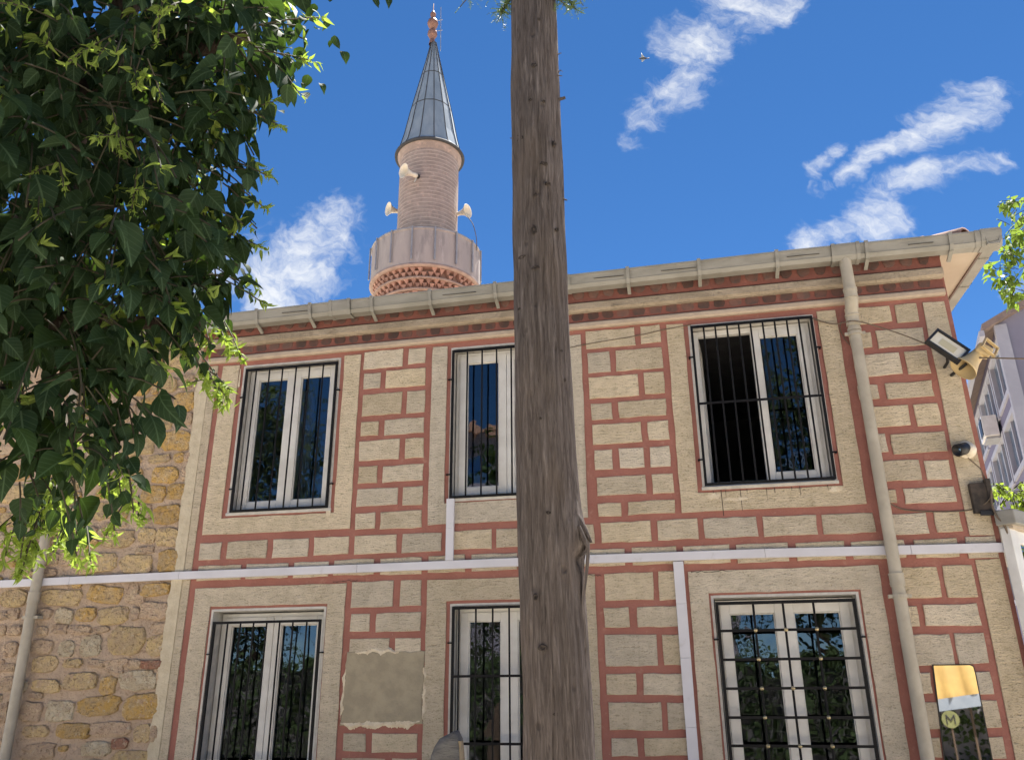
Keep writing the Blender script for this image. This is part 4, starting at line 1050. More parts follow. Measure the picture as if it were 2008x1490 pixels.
horn((MX - .84, MY - .02, 12.76), (-.70, -.70, -.06), 'white horn loudspeaker sticking out left of the minaret shaft', .68)
horn((MX + .84, MY + .02, 12.50), (.93, -.34, -.05), 'white horn loudspeaker sticking out right of the minaret shaft', .68)
cable([(MX + 1.05, MY - .2, 12.25), (MX + 1.2, MY - .2, 12.0), (MX + 1.29, MY - .2, 11.6), (MX + 1.31, MY - .25, 11.25)], .010, 'thin cable drooping from the right minaret loudspeaker to the gallery')

# ------------------------------------------------------------------ conifer trunk in front of the house
con = thing('conifer_tree', 'tall conifer with bare fibrous brown trunk standing in front of the house', 'tree', (-.79, -2.6, 0))
tb = MB(); NA, NZ = 110, 330; ZT = 11.0
def trunk_r(z):
    r_ = .197 - .0028 * z
    if z < 2.5: r_ += .008 * (2.5 - z) / 2.5 + .07 * math.exp(-z / .35)
    return r_
for j in range(NZ + 1):
    z = ZT * (j / NZ)
    z = z * (.62 + .38 * z / ZT)
    cx = .035 * math.exp(-((z - 1.2) / 1.0) ** 2) + .012 * math.sin(z * .8)
    for i in range(NA):
        a = 2 * math.pi * i / NA; ca, sa = math.cos(a), math.sin(a)
        r_ = trunk_r(z)
        f1 = mnoise.noise((ca * 9, sa * 9, z * .9)); f2 = mnoise.noise((ca * 22, sa * 22, z * 2.2 + 7)); f3 = mnoise.noise((ca * 2.0, sa * 2.0, z * .55 + 3))
        r_ += .009 * f1 + .008 * f2 + .008 * f3
        da = (a + .15 + math.pi) % (2 * math.pi) - math.pi
        burl = math.exp(-((z - 2.44) / .16) ** 2) * math.exp(-(da / .6) ** 2)
        flare = math.exp(-((z - 2.60) / .35) ** 2) * math.exp(-(da / .75) ** 2) if z > 2.3 else 0
        r_ += .032 * burl + .016 * flare
        cut = math.exp(-((z - 2.33) / .05) ** 2) * math.exp(-((da + .1) / .35) ** 2)
        r_ -= .045 * cut
        tb.v.append((cx + ca * r_, sa * r_, z))
for j in range(NZ):
    for i in range(NA):
        a, b = j * NA + i, j * NA + (i + 1) % NA
        tb.f.append((a, b, b + NA, a + NA))
tko = tb.build('trunk', M['bark'], con, True)
KNOTS = [(0.018, 5.968, 0.031, 0.024), (-0.018, 5.655, 0.019, 0.014), (0.08, 5.639, 0.015, 0.014), (-0.127, 5.37, 0.023, 0.04), (-0.098, 5.347, 0.03, 0.022), (0.143, 5.291, 0.018, 0.035), (0.069, 5.094, 0.036, 0.017), (0.095, 4.932, 0.025, 0.017), (-0.146, 4.988, 0.011, 0.021), (0.006, 4.832, 0.018, 0.017), (-0.01, 4.555, 0.025, 0.048), (-0.101, 4.367, 0.039, 0.02), (-0.004, 4.258, 0.035, 0.019), (0.143, 4.576, 0.021, 0.016), (0.057, 6.412, 0.016, 0.015), (-0.126, 3.985, 0.017, 0.011), (0.146, 3.665, 0.013, 0.011), (0.16, 3.468, 0.013, 0.017), (0.01, 3.191, 0.01, 0.01), (0.045, 2.594, 0.019, 0.012), (0.113, 2.275, 0.024, 0.018), (-0.002, 1.823, 0.035, 0.025), (0.155, 1.738, 0.023, 0.013), (-0.041, 2.105, 0.015, 0.026), (0.062, 1.474, 0.02, 0.013), (0.165, 2.983, 0.016, 0.026)]
rk = random.Random(4)
for (kx, kz, kw, kh) in KNOTS:
    r_ = trunk_r(kz) + .004; kx = max(-r_ * .86, min(r_ * .86, kx)); a = math.asin(kx / r_)
    kb = MB(); n = 11; rings_ = ((1.0, -.012), (.95, .004), (.55, .003), (.2, -.006))
    for (f_, d_) in rings_:
        for i in range(n):
            t = 2 * math.pi * i / n; q_ = rk.uniform(.7, 1.25)
            kb.v.append((math.cos(t) * kw * .8 * f_ * q_, -d_, math.sin(t) * kh * .8 * f_ * q_))
    for j in range(3):
        for i in range(n):
            p_, q_ = j * n + i, j * n + (i + 1) % n; kb.f.append((p_, q_, q_ + n, p_ + n))
    kb.f.append(tuple(3 * n + i for i in range(n)))
    ko = kb.build('knot', M['knot'], con, True); ko.location = (math.sin(a) * r_, -math.cos(a) * r_, kz); ko.rotation_euler = (0, 0, a)
# loose bark flap and short broken stubs
fl_ = MB(); n = 12
for i in range(n + 1):
    t = i / n; z = 2.47 - .72 * t; xo = .258 - .05 * math.sin(t * 1.4) + .008 * math.sin(t * 9)
    w = .030 * (1 - .65 * t)
    fl_.v += [(xo - .004, -.05 - w, z), (xo + .012, -.05 - w * .4, z), (xo + .012, -.05 + w, z), (xo - .006, -.05 + w, z)]
for i in range(n):
    for k in range(4):
        a, b = i * 4 + k, i * 4 + (k + 1) % 4; fl_.f.append((a, b, b + 4, a + 4))
fl_.f += [(0, 1, 2, 3), (n * 4 + 3, n * 4 + 2, n * 4 + 1, n * 4)]
fl_.build('loose_bark', M['bark'], con)
for (pts_, rr) in (([(.19, -.06, 2.62), (.25, -.07, 2.50), (.285, -.08, 2.425)], [.02, .018, .008]), ([(.215, -.1, 2.52), (.25, -.11, 2.43), (.262, -.11, 2.39)], [.014, .014, .006]),
                   ([(.15, -.02, 5.76), (.20, -.03, 5.755), (.222, -.03, 5.76)], [.016, .012, .011]), ([(.16, 0, 6.02), (.19, 0, 6.05), (.205, 0, 6.03)], [.006, .004, .002]),
                   ([(.16, 0, 6.2), (.2, 0, 6.215)], [.005, .003]), ([(.16, -.03, 5.98), (.205, -.03, 5.965)], [.005, .003]), ([(-.17, -.03, 5.45), (-.205, -.03, 5.46)], [.005, .003]),
                   ([(.17, 0, 4.9), (.205, 0, 4.88)], [.008, .004])):
    MB().tube(pts_, rr, 7).build('branch_stub', M['bark'], con, True)
# needle sprays: branches start just above the picture
rn = random.Random(5)
nd = MB(); br = MB()
def spray(tip, root, dense):
    tip, root = Vector(tip), Vector(root); d = tip - root
    mid = (tip + root) / 2 + Vector((0, 0, .12 * d.length))
    pts_ = [root, mid, tip]; br.tube(pts_, [.018, .012, .003], 6)
    for _ in range(dense):
        t = rn.random() ** .6
        p = (root * (1 - t) ** 2 + mid * 2 * t * (1 - t) + tip * t * t)
        dr = Vector((rn.gauss(0, 1), rn.gauss(0, 1), rn.gauss(-.5, .8))).normalized()
        L = rn.uniform(.06, .17)
        for q in range(10):
            s_ = p + dr * L * q / 10
            for side in (1, -1):
                nd_dir = (dr * .6 + dr.orthogonal().normalized() * side + Vector((rn.gauss(0, .4), rn.gauss(0, .4), rn.gauss(0, .4)))).normalized()
                l2 = rn.uniform(.012, .026); w_ = nd_dir.cross(dr).normalized() * .0028
                nd.add([s_ - w_, s_ + w_, s_ + nd_dir * l2 + w_ * .4, s_ + nd_dir * l2 - w_ * .4], [(0, 1, 2, 3)])
for (tip, root, k) in (((-.27, -.05, 6.66), (-.12, 0, 6.9), 46), ((-.30, .05, 6.75), (-.12, 0, 7.0), 24), ((.33, .0, 6.62), (.12, 0, 6.95), 55), ((.46, -.05, 6.74), (.12, 0, 7.0), 40), ((.25, -.1, 6.58), (.1, -.05, 6.9), 26), ((.50, .1, 6.86), (.1, 0, 7.1), 40)):
    spray(tip, root, k)
for k in range(46):
    a = rn.uniform(0, 2 * math.pi); z = rn.uniform(7.0, 10.8); L = (1.35 - (z - 7) * .25) * rn.uniform(.6, 1)
    spray((math.cos(a) * L, math.sin(a) * L, z - .25 * L), (math.cos(a) * .1, math.sin(a) * .1, z), 26)
cro = nd.build('crown', M['needle'], con); cro['kind'] = 'stuff'
br.build('branches', M['bark'], con, True)['kind'] = 'stuff'

# ------------------------------------------------------------------ leaves
ST_T = (0.0, .10, .26, .45, .64, .82, 1.0)
ST_W = (0.0, .235, .345, .335, .25, .125, 0.0)
def leaf_template(droop, fold, twist, wave, width=1.0):
    v = []; idx = {}
    for i, (t, w) in enumerate(zip(ST_T, ST_W)):
        zc_ = -droop * t * t
        xc = t - .12 * droop * t * t
        idx[(i, 0)] = len(v); v.append((xc, 0, zc_))
        if 0 < i < 6:
            for s_ in (1, -1):
                ww = w * width
                zz = zc_ + fold * ww + wave * math.sin(t * 9 + s_) + twist * s_ * ww * t
                idx[(i, s_)] = len(v); v.append((xc + .03 * (1 if i < 3 else -1) * 0, s_ * ww, zz))
    f = []
    for i in range(6):
        for s_ in (1, -1):
            a, b = idx[(i, 0)], idx[(i + 1, 0)]
            p, q = idx.get((i, s_)), idx.get((i + 1, s_))
            poly = [x_ for x_ in (a, b, q, p) if x_ is not None]
            if s_ < 0: poly = poly[::-1]
            f.append(tuple(poly))
    return np.array(v), f


TEMPL = [leaf_template(.30, .30, .0, .02), leaf_template(.55, .15, .25, .03), leaf_template(.15, .40, -.2, .02), leaf_template(.75, .25, .1, .035), leaf_template(.40, -.15, .15, .03)]
YTEMPL = [leaf_template(.5, .6, .2, .02, .55), leaf_template(-.5, .7, .0, .02, .5), leaf_template(.9, .5, .3, .02, .45)]


def frame(d, n):
    d = Vector(d).normalized(); n = Vector(n); n = n - d * n.dot(d)
    if n.length < 1e-4: n = d.orthogonal()
    n.normalize(); y = n.cross(d)
    return Matrix((d, y, n)).transposed()


class Foliage:
    def __init__(s, seed): s.r = random.Random(seed); s.items = []; s.tw = MB()
    def leaf(s, p, d, n, size, young=False):
        t = s.r.randrange(3 if young else 5)
        s.items.append((Vector(p), frame(d, n), size, young, t))
    def shoot(s, a, b, size, spacing=.04, tip=True, tipn=9, sag=.15, twig=.0035, young_from=2.0):
        r_ = s.r; a, b = Vector(a), Vector(b); L = (b - a).length
        mid = (a + b) / 2 + Vector((0, 0, sag * L))
        n = max(3, int(L / spacing)); pts_ = []
        for i in range(n + 1):
            t = i / n; pts_.append(a * (1 - t) ** 2 + mid * 2 * t * (1 - t) + b * t * t)
        if twig: s.tw.tube(pts_[::max(1, n // 5)] + [pts_[-1]] if n > 5 else pts_, twig, 5, False)
        side = 1
        for i in range(1, n + 1):
            p = pts_[i]; d = (pts_[i] - pts_[i - 1]).normalized(); t = i / n
            lat = d.cross(Vector((0, 0, 1)));
            lat = lat.normalized() if lat.length > .1 else Vector((1, 0, 0))
            side = -side
            dirv = d * r_.uniform(.2, .7) + lat * side * r_.uniform(.5, 1) + Vector((r_.gauss(0, .25), r_.gauss(0, .25), r_.uniform(-1.0, -.15)))
            nn = Vector((r_.gauss(0, .45), r_.gauss(0, .45) - .15, 1.0)) + d * .2
            sz = size * (1.0 - .45 * t ** 2) * r_.uniform(.5, 1.2)
            pet = dirv.normalized() * sz * .22
            s.leaf(p + pet, dirv, nn, sz, t > young_from)
        if tip:
            d = (pts_[-1] - pts_[-2]).normalized()
            for k in range(tipn):
                dirv = d * r_.uniform(.2, 1) + Vector((r_.gauss(0, .7), r_.gauss(0, .7), r_.gauss(.1, .6)))
                s.leaf(pts_[-1] + d * r_.uniform(-.05, .03), dirv, Vector((r_.gauss(0, 1), r_.gauss(0, 1), 1)), size * r_.uniform(.25, .55), True)
    def arrays(s, items):
        vs, fs, mi = [], [], []; o = 0
        for (p, F, size, young, t) in items:
            tv, tf = (YTEMPL if young else TEMPL)[t]
            v = tv * size @ np.array(F.transposed()) + np.array(p)
            vs.append(v); fs += [tuple(i + o for i in f) for f in tf]; mi += [1 if young else 0] * len(tf); o += len(v)
        return np.concatenate(vs), fs, mi
    def uvs(s, items):
        out = []
        for it in items:
            tv, tf = (YTEMPL if it[3] else TEMPL)[it[4]]
            for f in tf:
                for i in f: out += [float(tv[i][0]), float(tv[i][1])]
        return out
    def joined(s, items, name, mats, parent, kind='stuff'):
        vs, fs, mi = s.arrays(items)
        me = bpy.data.meshes.new(name); me.from_pydata(vs.tolist(), [], fs)
        for m_ in mats: me.materials.append(m_)
        uvl = me.uv_layers.new(name='UVMap'); uvl.data.foreach_set('uv', s.uvs(items)); me.polygons.foreach_set('material_index', mi); me.polygons.foreach_set('use_smooth', [True] * len(fs)); me.update()
        return link(name, me, parent, kind=kind)


def project(p):
    c = CR.transposed() @ (Vector(p) - CAM)
    if c.z > -.1: return None
    return 1004 + FPX * c.x / -c.z, 745 - FPX * c.y / -c.z, -c.z


def pick_visible(items, count):
    """indices of the leaves that show largest from the photograph's place"""
    occ = set(); area = {}
    proj = [(project(it[0] + it[1] @ Vector((it[2] * .5, 0, 0))), i) for i, it in enumerate(items)]
    proj = [(q, i) for q, i in proj if q and -20 < q[0] < 2030 and -20 < q[1] < 1510]
    proj.sort(key=lambda k: k[0][2])
    for (q, i) in proj:
        rr = FPX * items[i][2] * .33 / q[2]; n = 0
        for yy in range(int((q[1] - rr) / 6), int((q[1] + rr) / 6) + 1):
            for xx in range(int((q[0] - rr) / 6), int((q[0] + rr) / 6) + 1):
                if (xx * 6 - q[0]) ** 2 + (yy * 6 - q[1]) ** 2 < rr * rr and (xx, yy) not in occ:
                    occ.add((xx, yy)); n += 1
        area[i] = n
    return sorted(area, key=lambda k: -area[k])[:count]


# ------------------------------------------------------------------ broadleaf tree on the left, close to the viewer
bt = thing('broadleaf_tree', 'leafy dark green tree hanging in front of the stone wall', 'tree', (-2.95, -5.15, 0))
off = Vector((-2.95, -5.15, 0))
def rel(p): return tuple(Vector(p) - off)
tkb = MB(); path = [(-2.98, -5.12, 0), (-2.9, -5.15, .8), (-2.68, -5.2, 1.7), (-2.46, -5.34, 2.55), (-2.33, -5.36, 2.95), (-2.18, -5.40, 3.45), (-2.0, -5.48, 3.9), (-1.77, -5.56, 4.5), (-1.7, -5.6, 5.2)]
P_ = []
for i in range(len(path) - 1):
    for s_ in range(5):
        P_.append(Vector(path[i]).lerp(Vector(path[i + 1]), s_ / 5))
rads = [max(.02, .13 - .105 * (p.z / 5.2)) * (1 + .06 * mnoise.noise((p.x * 4, p.y, p.z * 5))) for p in P_]
tkb.tube([rel(p) for p in P_], rads, 16); tkb.build('trunk', M['limb'], bt, True)
for pts_ in ([(-2.6, -5.28, 2.1), (-2.9, -5.3, 2.7), (-3.1, -5.6, 3.4), (-3.1, -5.9, 4.2)], [(-2.25, -5.38, 3.2), (-2.3, -5.1, 3.6), (-2.2, -4.95, 4.0)], [(-2.05, -5.45, 3.75), (-1.7, -5.5, 3.8), (-1.4, -5.48, 3.85)], [(-2.4, -5.35, 2.75), (-2.0, -5.4, 2.8), (-1.68, -5.35, 2.78)], [(-2.5, -5.3, 2.45), (-2.2, -5.42, 2.55), (-1.95, -5.45, 2.42)]):
    MB().tube([rel(p) for p in pts_], [.045, .035, .022, .012][:len(pts_)], 8).build('limb', M['limb'], bt, True)
F = Foliage(17)
BLOBS = [(-1.52, -5.54, 3.70, .14), (-1.54, -5.46, 3.50, .15), (-1.56, -5.40, 3.33, .15), (-1.58, -5.28, 3.13, .14), (-1.60, -5.23, 2.99, .13), (-1.56, -5.62, 3.86, .15), (-2.051, -5.777, 3.773, .5), (-1.732, -5.677, 3.805, .48), (-1.49, -5.531, 3.849, .30), (-1.961, -5.764, 3.34, .45), (-1.683, -5.692, 3.371, .38), (-1.561, -5.489, 3.599, .24), (-1.964, -5.675, 3.03, .42), (-1.689, -5.607, 3.074, .36), (-1.60, -5.39, 3.268, .21), (-1.89, -5.578, 2.758, .36), (-1.721, -5.472, 2.829, .30), (-1.63, -5.32, 2.938, .20), (-1.969, -5.526, 2.505, .28), (-1.80, -5.511, 2.53, .24), (-1.70, -5.39, 2.74, .17), (-2.02, -5.473, 2.30, .22), (-1.85, -5.448, 2.31, .17),
         (-2.386, -5.199, 4.087, .6), (-2.103, -4.904, 3.862, .40), (-2.505, -4.997, 3.539, .5), (-2.099, -5.024, 4.329, .45), (-2.409, -4.893, 3.043, .36), (-2.178, -4.85, 3.457, .36),
         (-2.486, -5.922, 3.591, .6), (-2.482, -5.753, 3.011, .55), (-2.36, -5.608, 2.52, .40), (-3.083, -6.03, 3.607, .7), (-3.044, -5.782, 2.968, .6), (-2.113, -5.871, 4.385, .7), (-1.688, -5.637, 4.516, .6), (-2.74, -6.018, 4.363, .8), (-1.45, -5.40, 5.05, .42), (-2.092, -5.907, 5.331, .9), (-1.557, -5.521, 5.636, .7), (-2.758, -6.128, 5.502, .9), (-1.75, -5.0, 5.0, .6), (-2.3, -4.7, 5.0, .7)]
for bi, (x, y, z, r_) in enumerate(BLOBS):
    c = Vector((x, y, z)); vis = bi < 29
    for k in range(int((25 if vis else 20) * (r_ / .4) ** 1.6) + 4):
        d = Vector((F.r.gauss(0, 1), F.r.gauss(0, 1), F.r.gauss(0, .9))).normalized()
        a = c + d * r_ * F.r.uniform(.05, .55)
        e = d + Vector((0, 0, -.55)); e.normalize()
        b = a + e * r_ * F.r.uniform(.45, .8)
        F.shoot(rel(a), rel(b), F.r.uniform(.10, .15) if vis else .14, .047 if vis else .07, tip=vis and F.r.random() < .22, tipn=5, twig=.003 if vis else 0)
SH = [((-1.385, -5.564, 3.797), (-1.124, -5.49, 3.874)), ((-1.386, -5.515, 3.75), (-1.19, -5.411, 3.764)), ((-1.482, -5.481, 3.569), (-1.317, -5.352, 3.542)), ((-1.541, -5.44, 3.389), (-1.364, -5.302, 3.361)), ((-1.551, -5.412, 3.346), (-1.399, -5.254, 3.267)), ((-1.617, -5.33, 3.173), (-1.427, -5.184, 3.139)), ((-1.654, -5.272, 3.043), (-1.453, -5.095, 2.96)), ((-1.862, -5.004, 3.029), (-1.706, -4.845, 2.923)), ((-1.744, -5.2, 2.801), (-1.588, -5.012, 2.609)), ((-1.722, -5.427, 2.451), (-1.692, -5.307, 2.137)), ((-1.763, -5.404, 2.292), (-1.735, -5.326, 2.078)), ((-1.853, -5.448, 2.188), (-1.817, -5.374, 1.995)), ((-2.179, -5.211, 2.259), (-2.196, -5.175, 2.03)), ((-2.268, -5.14, 2.206), (-2.297, -5.134, 2.048)), ((-2.231, -4.906, 2.453), (-2.313, -4.927, 2.281)), ((-1.472, -5.573, 3.899), (-1.262, -5.485, 3.944)), ((-1.505, -5.401, 3.546), (-1.337, -5.371, 3.633)), ((-1.617, -5.492, 3.197), (-1.419, -5.323, 3.152)), ((-1.78, -5.543, 2.45), (-1.688, -5.395, 2.24)), ((-1.623, -5.391, 2.82), (-1.552, -5.24, 2.612)), ((-2.403, -4.921, 2.459), (-2.465, -4.895, 2.147)), ((-2.322, -4.765, 2.605), (-2.326, -4.734, 2.504)), ((-1.666, -5.402, 2.781), (-1.594, -5.295, 2.67)), ((-1.618, -5.19, 3.169), (-1.511, -5.053, 3.056))]
for i, (a, b) in enumerate(SH):
    a, b = Vector(a), Vector(b)
    young = .45 if i in (7, 8, 12, 13, 14, 20, 21) else .8  # listed shoots turn yellow-green earlier, sunlight put into the leaf colour
    F.shoot(rel(a), rel(b), .075, .026, tip=True, tipn=14, sag=.10, twig=.0028, young_from=young)
    F.shoot(rel(a + Vector((.0, .03, .05))), rel(b.lerp(a, .35) + Vector((0, .05, .03))), .08, .03, tip=False, sag=.1, twig=.0028)
TIPS = [((-1.576, -5.941, 3.382), 0), ((-1.476, -5.871, 3.319), 0), ((-1.513, -5.735, 3.039), 0), ((-1.743, -5.852, 3.024), 0), ((-1.43, -5.924, 3.562), 0), ((-1.789, -6.058, 3.449), 0), ((-1.586, -5.839, 3.183), 0), ((-2.096, -5.121, 2.193), 1), ((-2.27, -5.112, 2.068), 1), ((-2.32, -4.942, 2.318), 1), ((-2.272, -4.815, 2.479), 1), ((-2.367, -5.073, 2.114), 1), ((-2.291, -5.013, 2.158), 1), ((-1.706, -4.955, 2.886), 1), ((-1.669, -5.022, 2.663), 1), ((-1.784, -5.254, 2.16), 1), ((-2.019, -5.168, 2.101), 1), ((-2.042, -4.975, 2.306), 1)]
for (p, low) in TIPS:                       # pale young shoots and flower clusters; low ones put sunlight into leaf colour
    p = Vector(p); r_ = F.r
    for k in range(4 if low else 3):
        b = p + Vector((r_.gauss(0, .05), r_.gauss(0, .05), r_.gauss(-.02, .04))); a = p + Vector((r_.gauss(-.03, .04), r_.gauss(.06, .05), .10 + r_.gauss(0, .04)))
        F.shoot(rel(a), rel(b), .07 if low else .05, .022, tip=True, tipn=16 if low else 12, sag=.1, twig=.0025, young_from=.15 if low else .05)
sel = set(pick_visible(F.items, 300))
crown = F.joined([it for i, it in enumerate(F.items) if i not in sel], 'crown', [M['leaf'], M['leaf_young_sunlit']], bt)
F.tw.build('twigs', M['stem'], bt, True)['kind'] = 'stuff'
lm = {}
for yng in (False, True):
    for t_, (tv, tf) in enumerate(YTEMPL if yng else TEMPL):
        me = bpy.data.meshes.new('leaf'); me.from_pydata(tv.tolist(), [], tf); me.uv_layers.new(name='UVMap').data.foreach_set('uv', [float(c_) for f_ in tf for i_ in f_ for c_ in tv[i_][:2]]); me.materials.append(M['leaf_young_sunlit' if yng else 'leaf'])
        me.polygons.foreach_set('use_smooth', [True] * len(tf)); me.update(); lm[(yng, t_)] = me
for i in sel:
    p, Fm, size, yng, t_ = F.items[i]
    o_ = link('leaf', lm[(yng, t_)], crown); o_.matrix_local = Matrix.Translation(p) @ Fm.to_4x4() @ Matrix.Scale(size, 4)

# ------------------------------------------------------------------ far tree and climbing shrub at the right
def simple_tree(name, label, base, trunk_pts, blobs, leaf, per, mats, seed, cat='tree', r0=.12):
    t = thing(name, label, cat, base); o0 = Vector(base)
    MB().tube([tuple(Vector(p) - o0) for p in trunk_pts], [r0 * (1 - .7 * i / (len(trunk_pts) - 1)) for i in range(len(trunk_pts))], 10).build('trunk', M['limb'], t, True)
    f = Foliage(seed)
    for (x, y, z, r_) in blobs:
        c = Vector((x, y, z)) - o0
        for k in range(int(per * (r_ / .5) ** 2) + 3):
            d = Vector((f.r.gauss(0, 1), f.r.gauss(0, 1), f.r.gauss(0, .9))).normalized()
            a = c + d * r_ * f.r.uniform(.1, .6); b = a + (d + Vector((0, 0, -.3))).normalized() * r_ * f.r.uniform(.4, .75)
            f.shoot(a, b, leaf, leaf * .75, tip=False, twig=.005)
    f.joined(f.items, 'crown', mats, t); f.tw.build('twigs', M['stem'], t, True)['kind'] = 'stuff'
    return t
simple_tree('lime_tree', 'sunlit yellow-green tree at the right edge above the lilac building', (6.3, 4.2, 0), [(6.3, 4.2, 0), (6.2, 4.2, 3), (6.0, 4.1, 5.2), (5.8, 4.1, 6.8)],
            [(5.25, 4.0, 7.75, .34), (5.12, 4.0, 7.15, .34), (4.85, 4.0, 7.10, .20), (5.02, 4.0, 7.45, .2), (4.98, 4.0, 6.9, .2), (5.3, 3.95, 8.2, .28), (5.2, 4.1, 6.80, .32), (5.75, 4.1, 7.5, .55), (5.9, 4.2, 8.3, .6), (6.4, 4.3, 7.6, .8), (6.6, 4.3, 8.6, .7), (6.0, 4.5, 6.6, .5)],
            .16, 40, [M['leaf_lime'], M['leaf_young_sunlit']], 31)
simple_tree('climbing_shrub', 'bright lime green shrub spilling over the white kiosk roof', (4.6, 1.0, 0), [(4.6, 1.0, 0), (4.5, 1.0, 1.8), (4.1, 1.1, 3.1), (3.5, 1.15, 3.3)],
            [(3.10, 1.1, 3.42, .13), (3.25, 1.1, 3.38, .15), (3.42, 1.1, 3.33, .16), (3.6, 1.1, 3.3, .2), (3.9, 1.1, 3.2, .25), (4.2, 1.0, 2.8, .3)],
              .075, 210, [M['leaf_young_sunlit'], M['leaf_young_sunlit']], 33, 'shrub', .05)

# ------------------------------------------------------------------ lilac apartment block far right
lil = thing('apartment_block', 'lilac apartment block with white-framed windows behind the house corner', 'building', (7.82, 12.0, 0)); lil.rotation_euler = (0, 0, -math.atan2(.2202, .9754))
EH = 9.62
lwins = []
for zz in (6.42, 8.10, 3.9, 1.4):
    for (a, b) in ((.25, 2.05), (2.45, 5.15), (5.6, 7.5), (8.0, 9.8)): lwins.append((a, b, zz, zz + 1.12))
lw = MB()
W = holed_wall(0, 11.0, 0, EH, lwins, 0, .3)
W.v = [(v[1], v[0], v[2]) for v in W.v]; W.f = [tuple(reversed(f)) for f in W.f]
W.build('wall', M['lilac'], lil)
fw = MB(); fw.add([(0, -.001, 0), (9, -.001, 0), (9, -.001, EH), (4.5, -.001, EH + 2.2), (0, -.001, EH)], [(0, 1, 2, 3, 4)]); fw.build('gable_wall', M['lilac_pale'], lil)
fw = MB(); fw.add([(9, 0, 0), (9, 11, 0), (9, 11, EH), (9, 0, EH)], [(0, 1, 2, 3)]); fw.add([(0, 11, 0), (9, 11, 0), (9, 11, EH), (4.5, 11, EH + 2.2), (0, 11, EH)], [(4, 3, 2, 1, 0)]); fw.build('rear_wall', M['lilac'], lil)
MB().box(-.06, .20, -.06, .12, 0, EH - .02).build('corner_pilaster', M['trim'], lil)
rf = MB(); oh = .32
for s_, x_e, x_r in ((1, -oh, 4.5), (-1, 9 + oh, 4.5)):
    ze = EH - oh * .49; zr = EH + 2.2
    rf.add([(x_e, -.2, ze), (x_r, -.2, zr), (x_r, 11.4, zr), (x_e, 11.4, ze), (x_e, -.2, ze + .16), (x_r, -.2, zr + .16), (x_r, 11.4, zr + .16), (x_e, 11.4, ze + .16)], [(0, 1, 2, 3), (7, 6, 5, 4), (0, 4, 5, 1), (3, 2, 6, 7), (0, 3, 7, 4)])
rfo = rf.build('roof', M['eave_wood'], lil)
MB().box(-oh - .09, -oh + .02, -.2, 11.4, EH - .30, EH - .16).build('eave_gutter', M['trim'], rfo)
for (a, b, c, d) in lwins:
    f_ = MB()
    for (q0, q1, p0, p1) in ((a - .12, a, c - .12, d + .12), (b, b + .12, c - .12, d + .12), (a, b, c - .12, c), (a, b, d, d + .12)): f_.box(-.05, .12, q0, q1, p0, p1)
    nmul = 3 if b - a > 2 else 2
    for k in range(1, nmul):
        q = a + (b - a) * k / nmul; f_.box(-.005, .09, q - .05, q + .05, c, d)
    wo2 = f_.build('window', M['trim'], lil)
    for k in range(nmul):
        q0 = a + (b - a) * k / nmul + .05; q1 = a + (b - a) * (k + 1) / nmul - .05
        MB().box(.05, .06, q0, q1, c, d).build('pane', M['glass_far'], wo2)
rmf = MB(); rmf.add([(.31, .1, .2), (.31, 10.9, .2), (.31, 10.9, 9.9), (.31, .1, 9.9)], [(3, 2, 1, 0)]); rmf.build('room_interior', M['dark_room'], lil)
ac = thing('air_conditioner', 'small white air conditioner under an upper window of the lilac block', 'air conditioner', (7.82, 12.0, 0)); ac.rotation_euler = lil.rotation_euler
MB().box(-.42, -.08, 2.5, 3.4, 7.62, 8.15).build('casing', M['pvc'], ac); MB().box(-.44, -.42, 2.6, 3.1, 7.68, 8.1).build('fan_grille', M['black'], ac); MB().box(-.38, -.01, 2.6, 3.3, 7.56, 7.62).build('bracket', M['steel'], ac)

# ------------------------------------------------------------------ white kiosk at the right edge
ks = thing('porch_screen', 'white framed glazed kiosk built against the right corner of the house', 'kiosk', (2.70, -.10, 0)); ks.rotation_euler = (0, 0, math.atan2(.745, .667))
bevel(MB().box(0.0, .11, -.03, .05, 0, 2.86).build('post', M['pvc'], ks), .006)
bevel(MB().box(.115, .17, -.02, .04, 0, 2.84).build('post', M['pvc'], ks), .006)
bevel(MB().box(1.5, 1.6, -.03, .05, 0, 2.86).build('post', M['pvc'], ks), .006)
bevel(MB().box(3.0, 3.1, -.03, .05, 0, 2.86).build('post', M['pvc'], ks), .006)
bevel(MB().box(.17, 3.0, -.018, .038, 2.72, 2.83).build('head_rail', M['pvc'], ks), .006)
bevel(MB().box(.17, 3.0, -.018, .038, .9, 1.0).build('mid_rail', M['pvc'], ks), .006)
MB().box(.17, 1.5, .005, .012, 1.0, 2.72).build('pane', M['glass'], ks); MB().box(1.6, 3.0, .005, .012, 1.0, 2.72).build('pane', M['glass'], ks)
MB().box(.17, 3.0, .0, .02, 0.02, .9).build('lower_panel', M['pvc'], ks)
bevel(MB().box(-.03, 3.2, -.10, .06, 2.86, 2.985).build('roof_edge', M['gutter'], ks), .01)
bevel(MB().box(.0, 3.2, -.06, .05, 2.83, 2.865).build('roof_trim', M['soffit'], ks), .006)
rp = MB(); pts_ = [(0.0, .06), (3.2, .06), (2.9, 2.3)]
rp.add([(x, y, 2.90) for x, y in pts_] + [(x, y, 2.975) for x, y in pts_], [(2, 1, 0), (3, 4, 5), (1, 2, 5, 4)]); rp.build('roof', M['gutter'], ks)
bk = MB(); bk.add([(0.1, .4, 0), (3.0, 1.6, 0), (3.0, 1.6, 2.86), (.1, .4, 2.86)], [(0, 1, 2, 3)]); bk.build('inner_wall', M['dark_room'], ks)

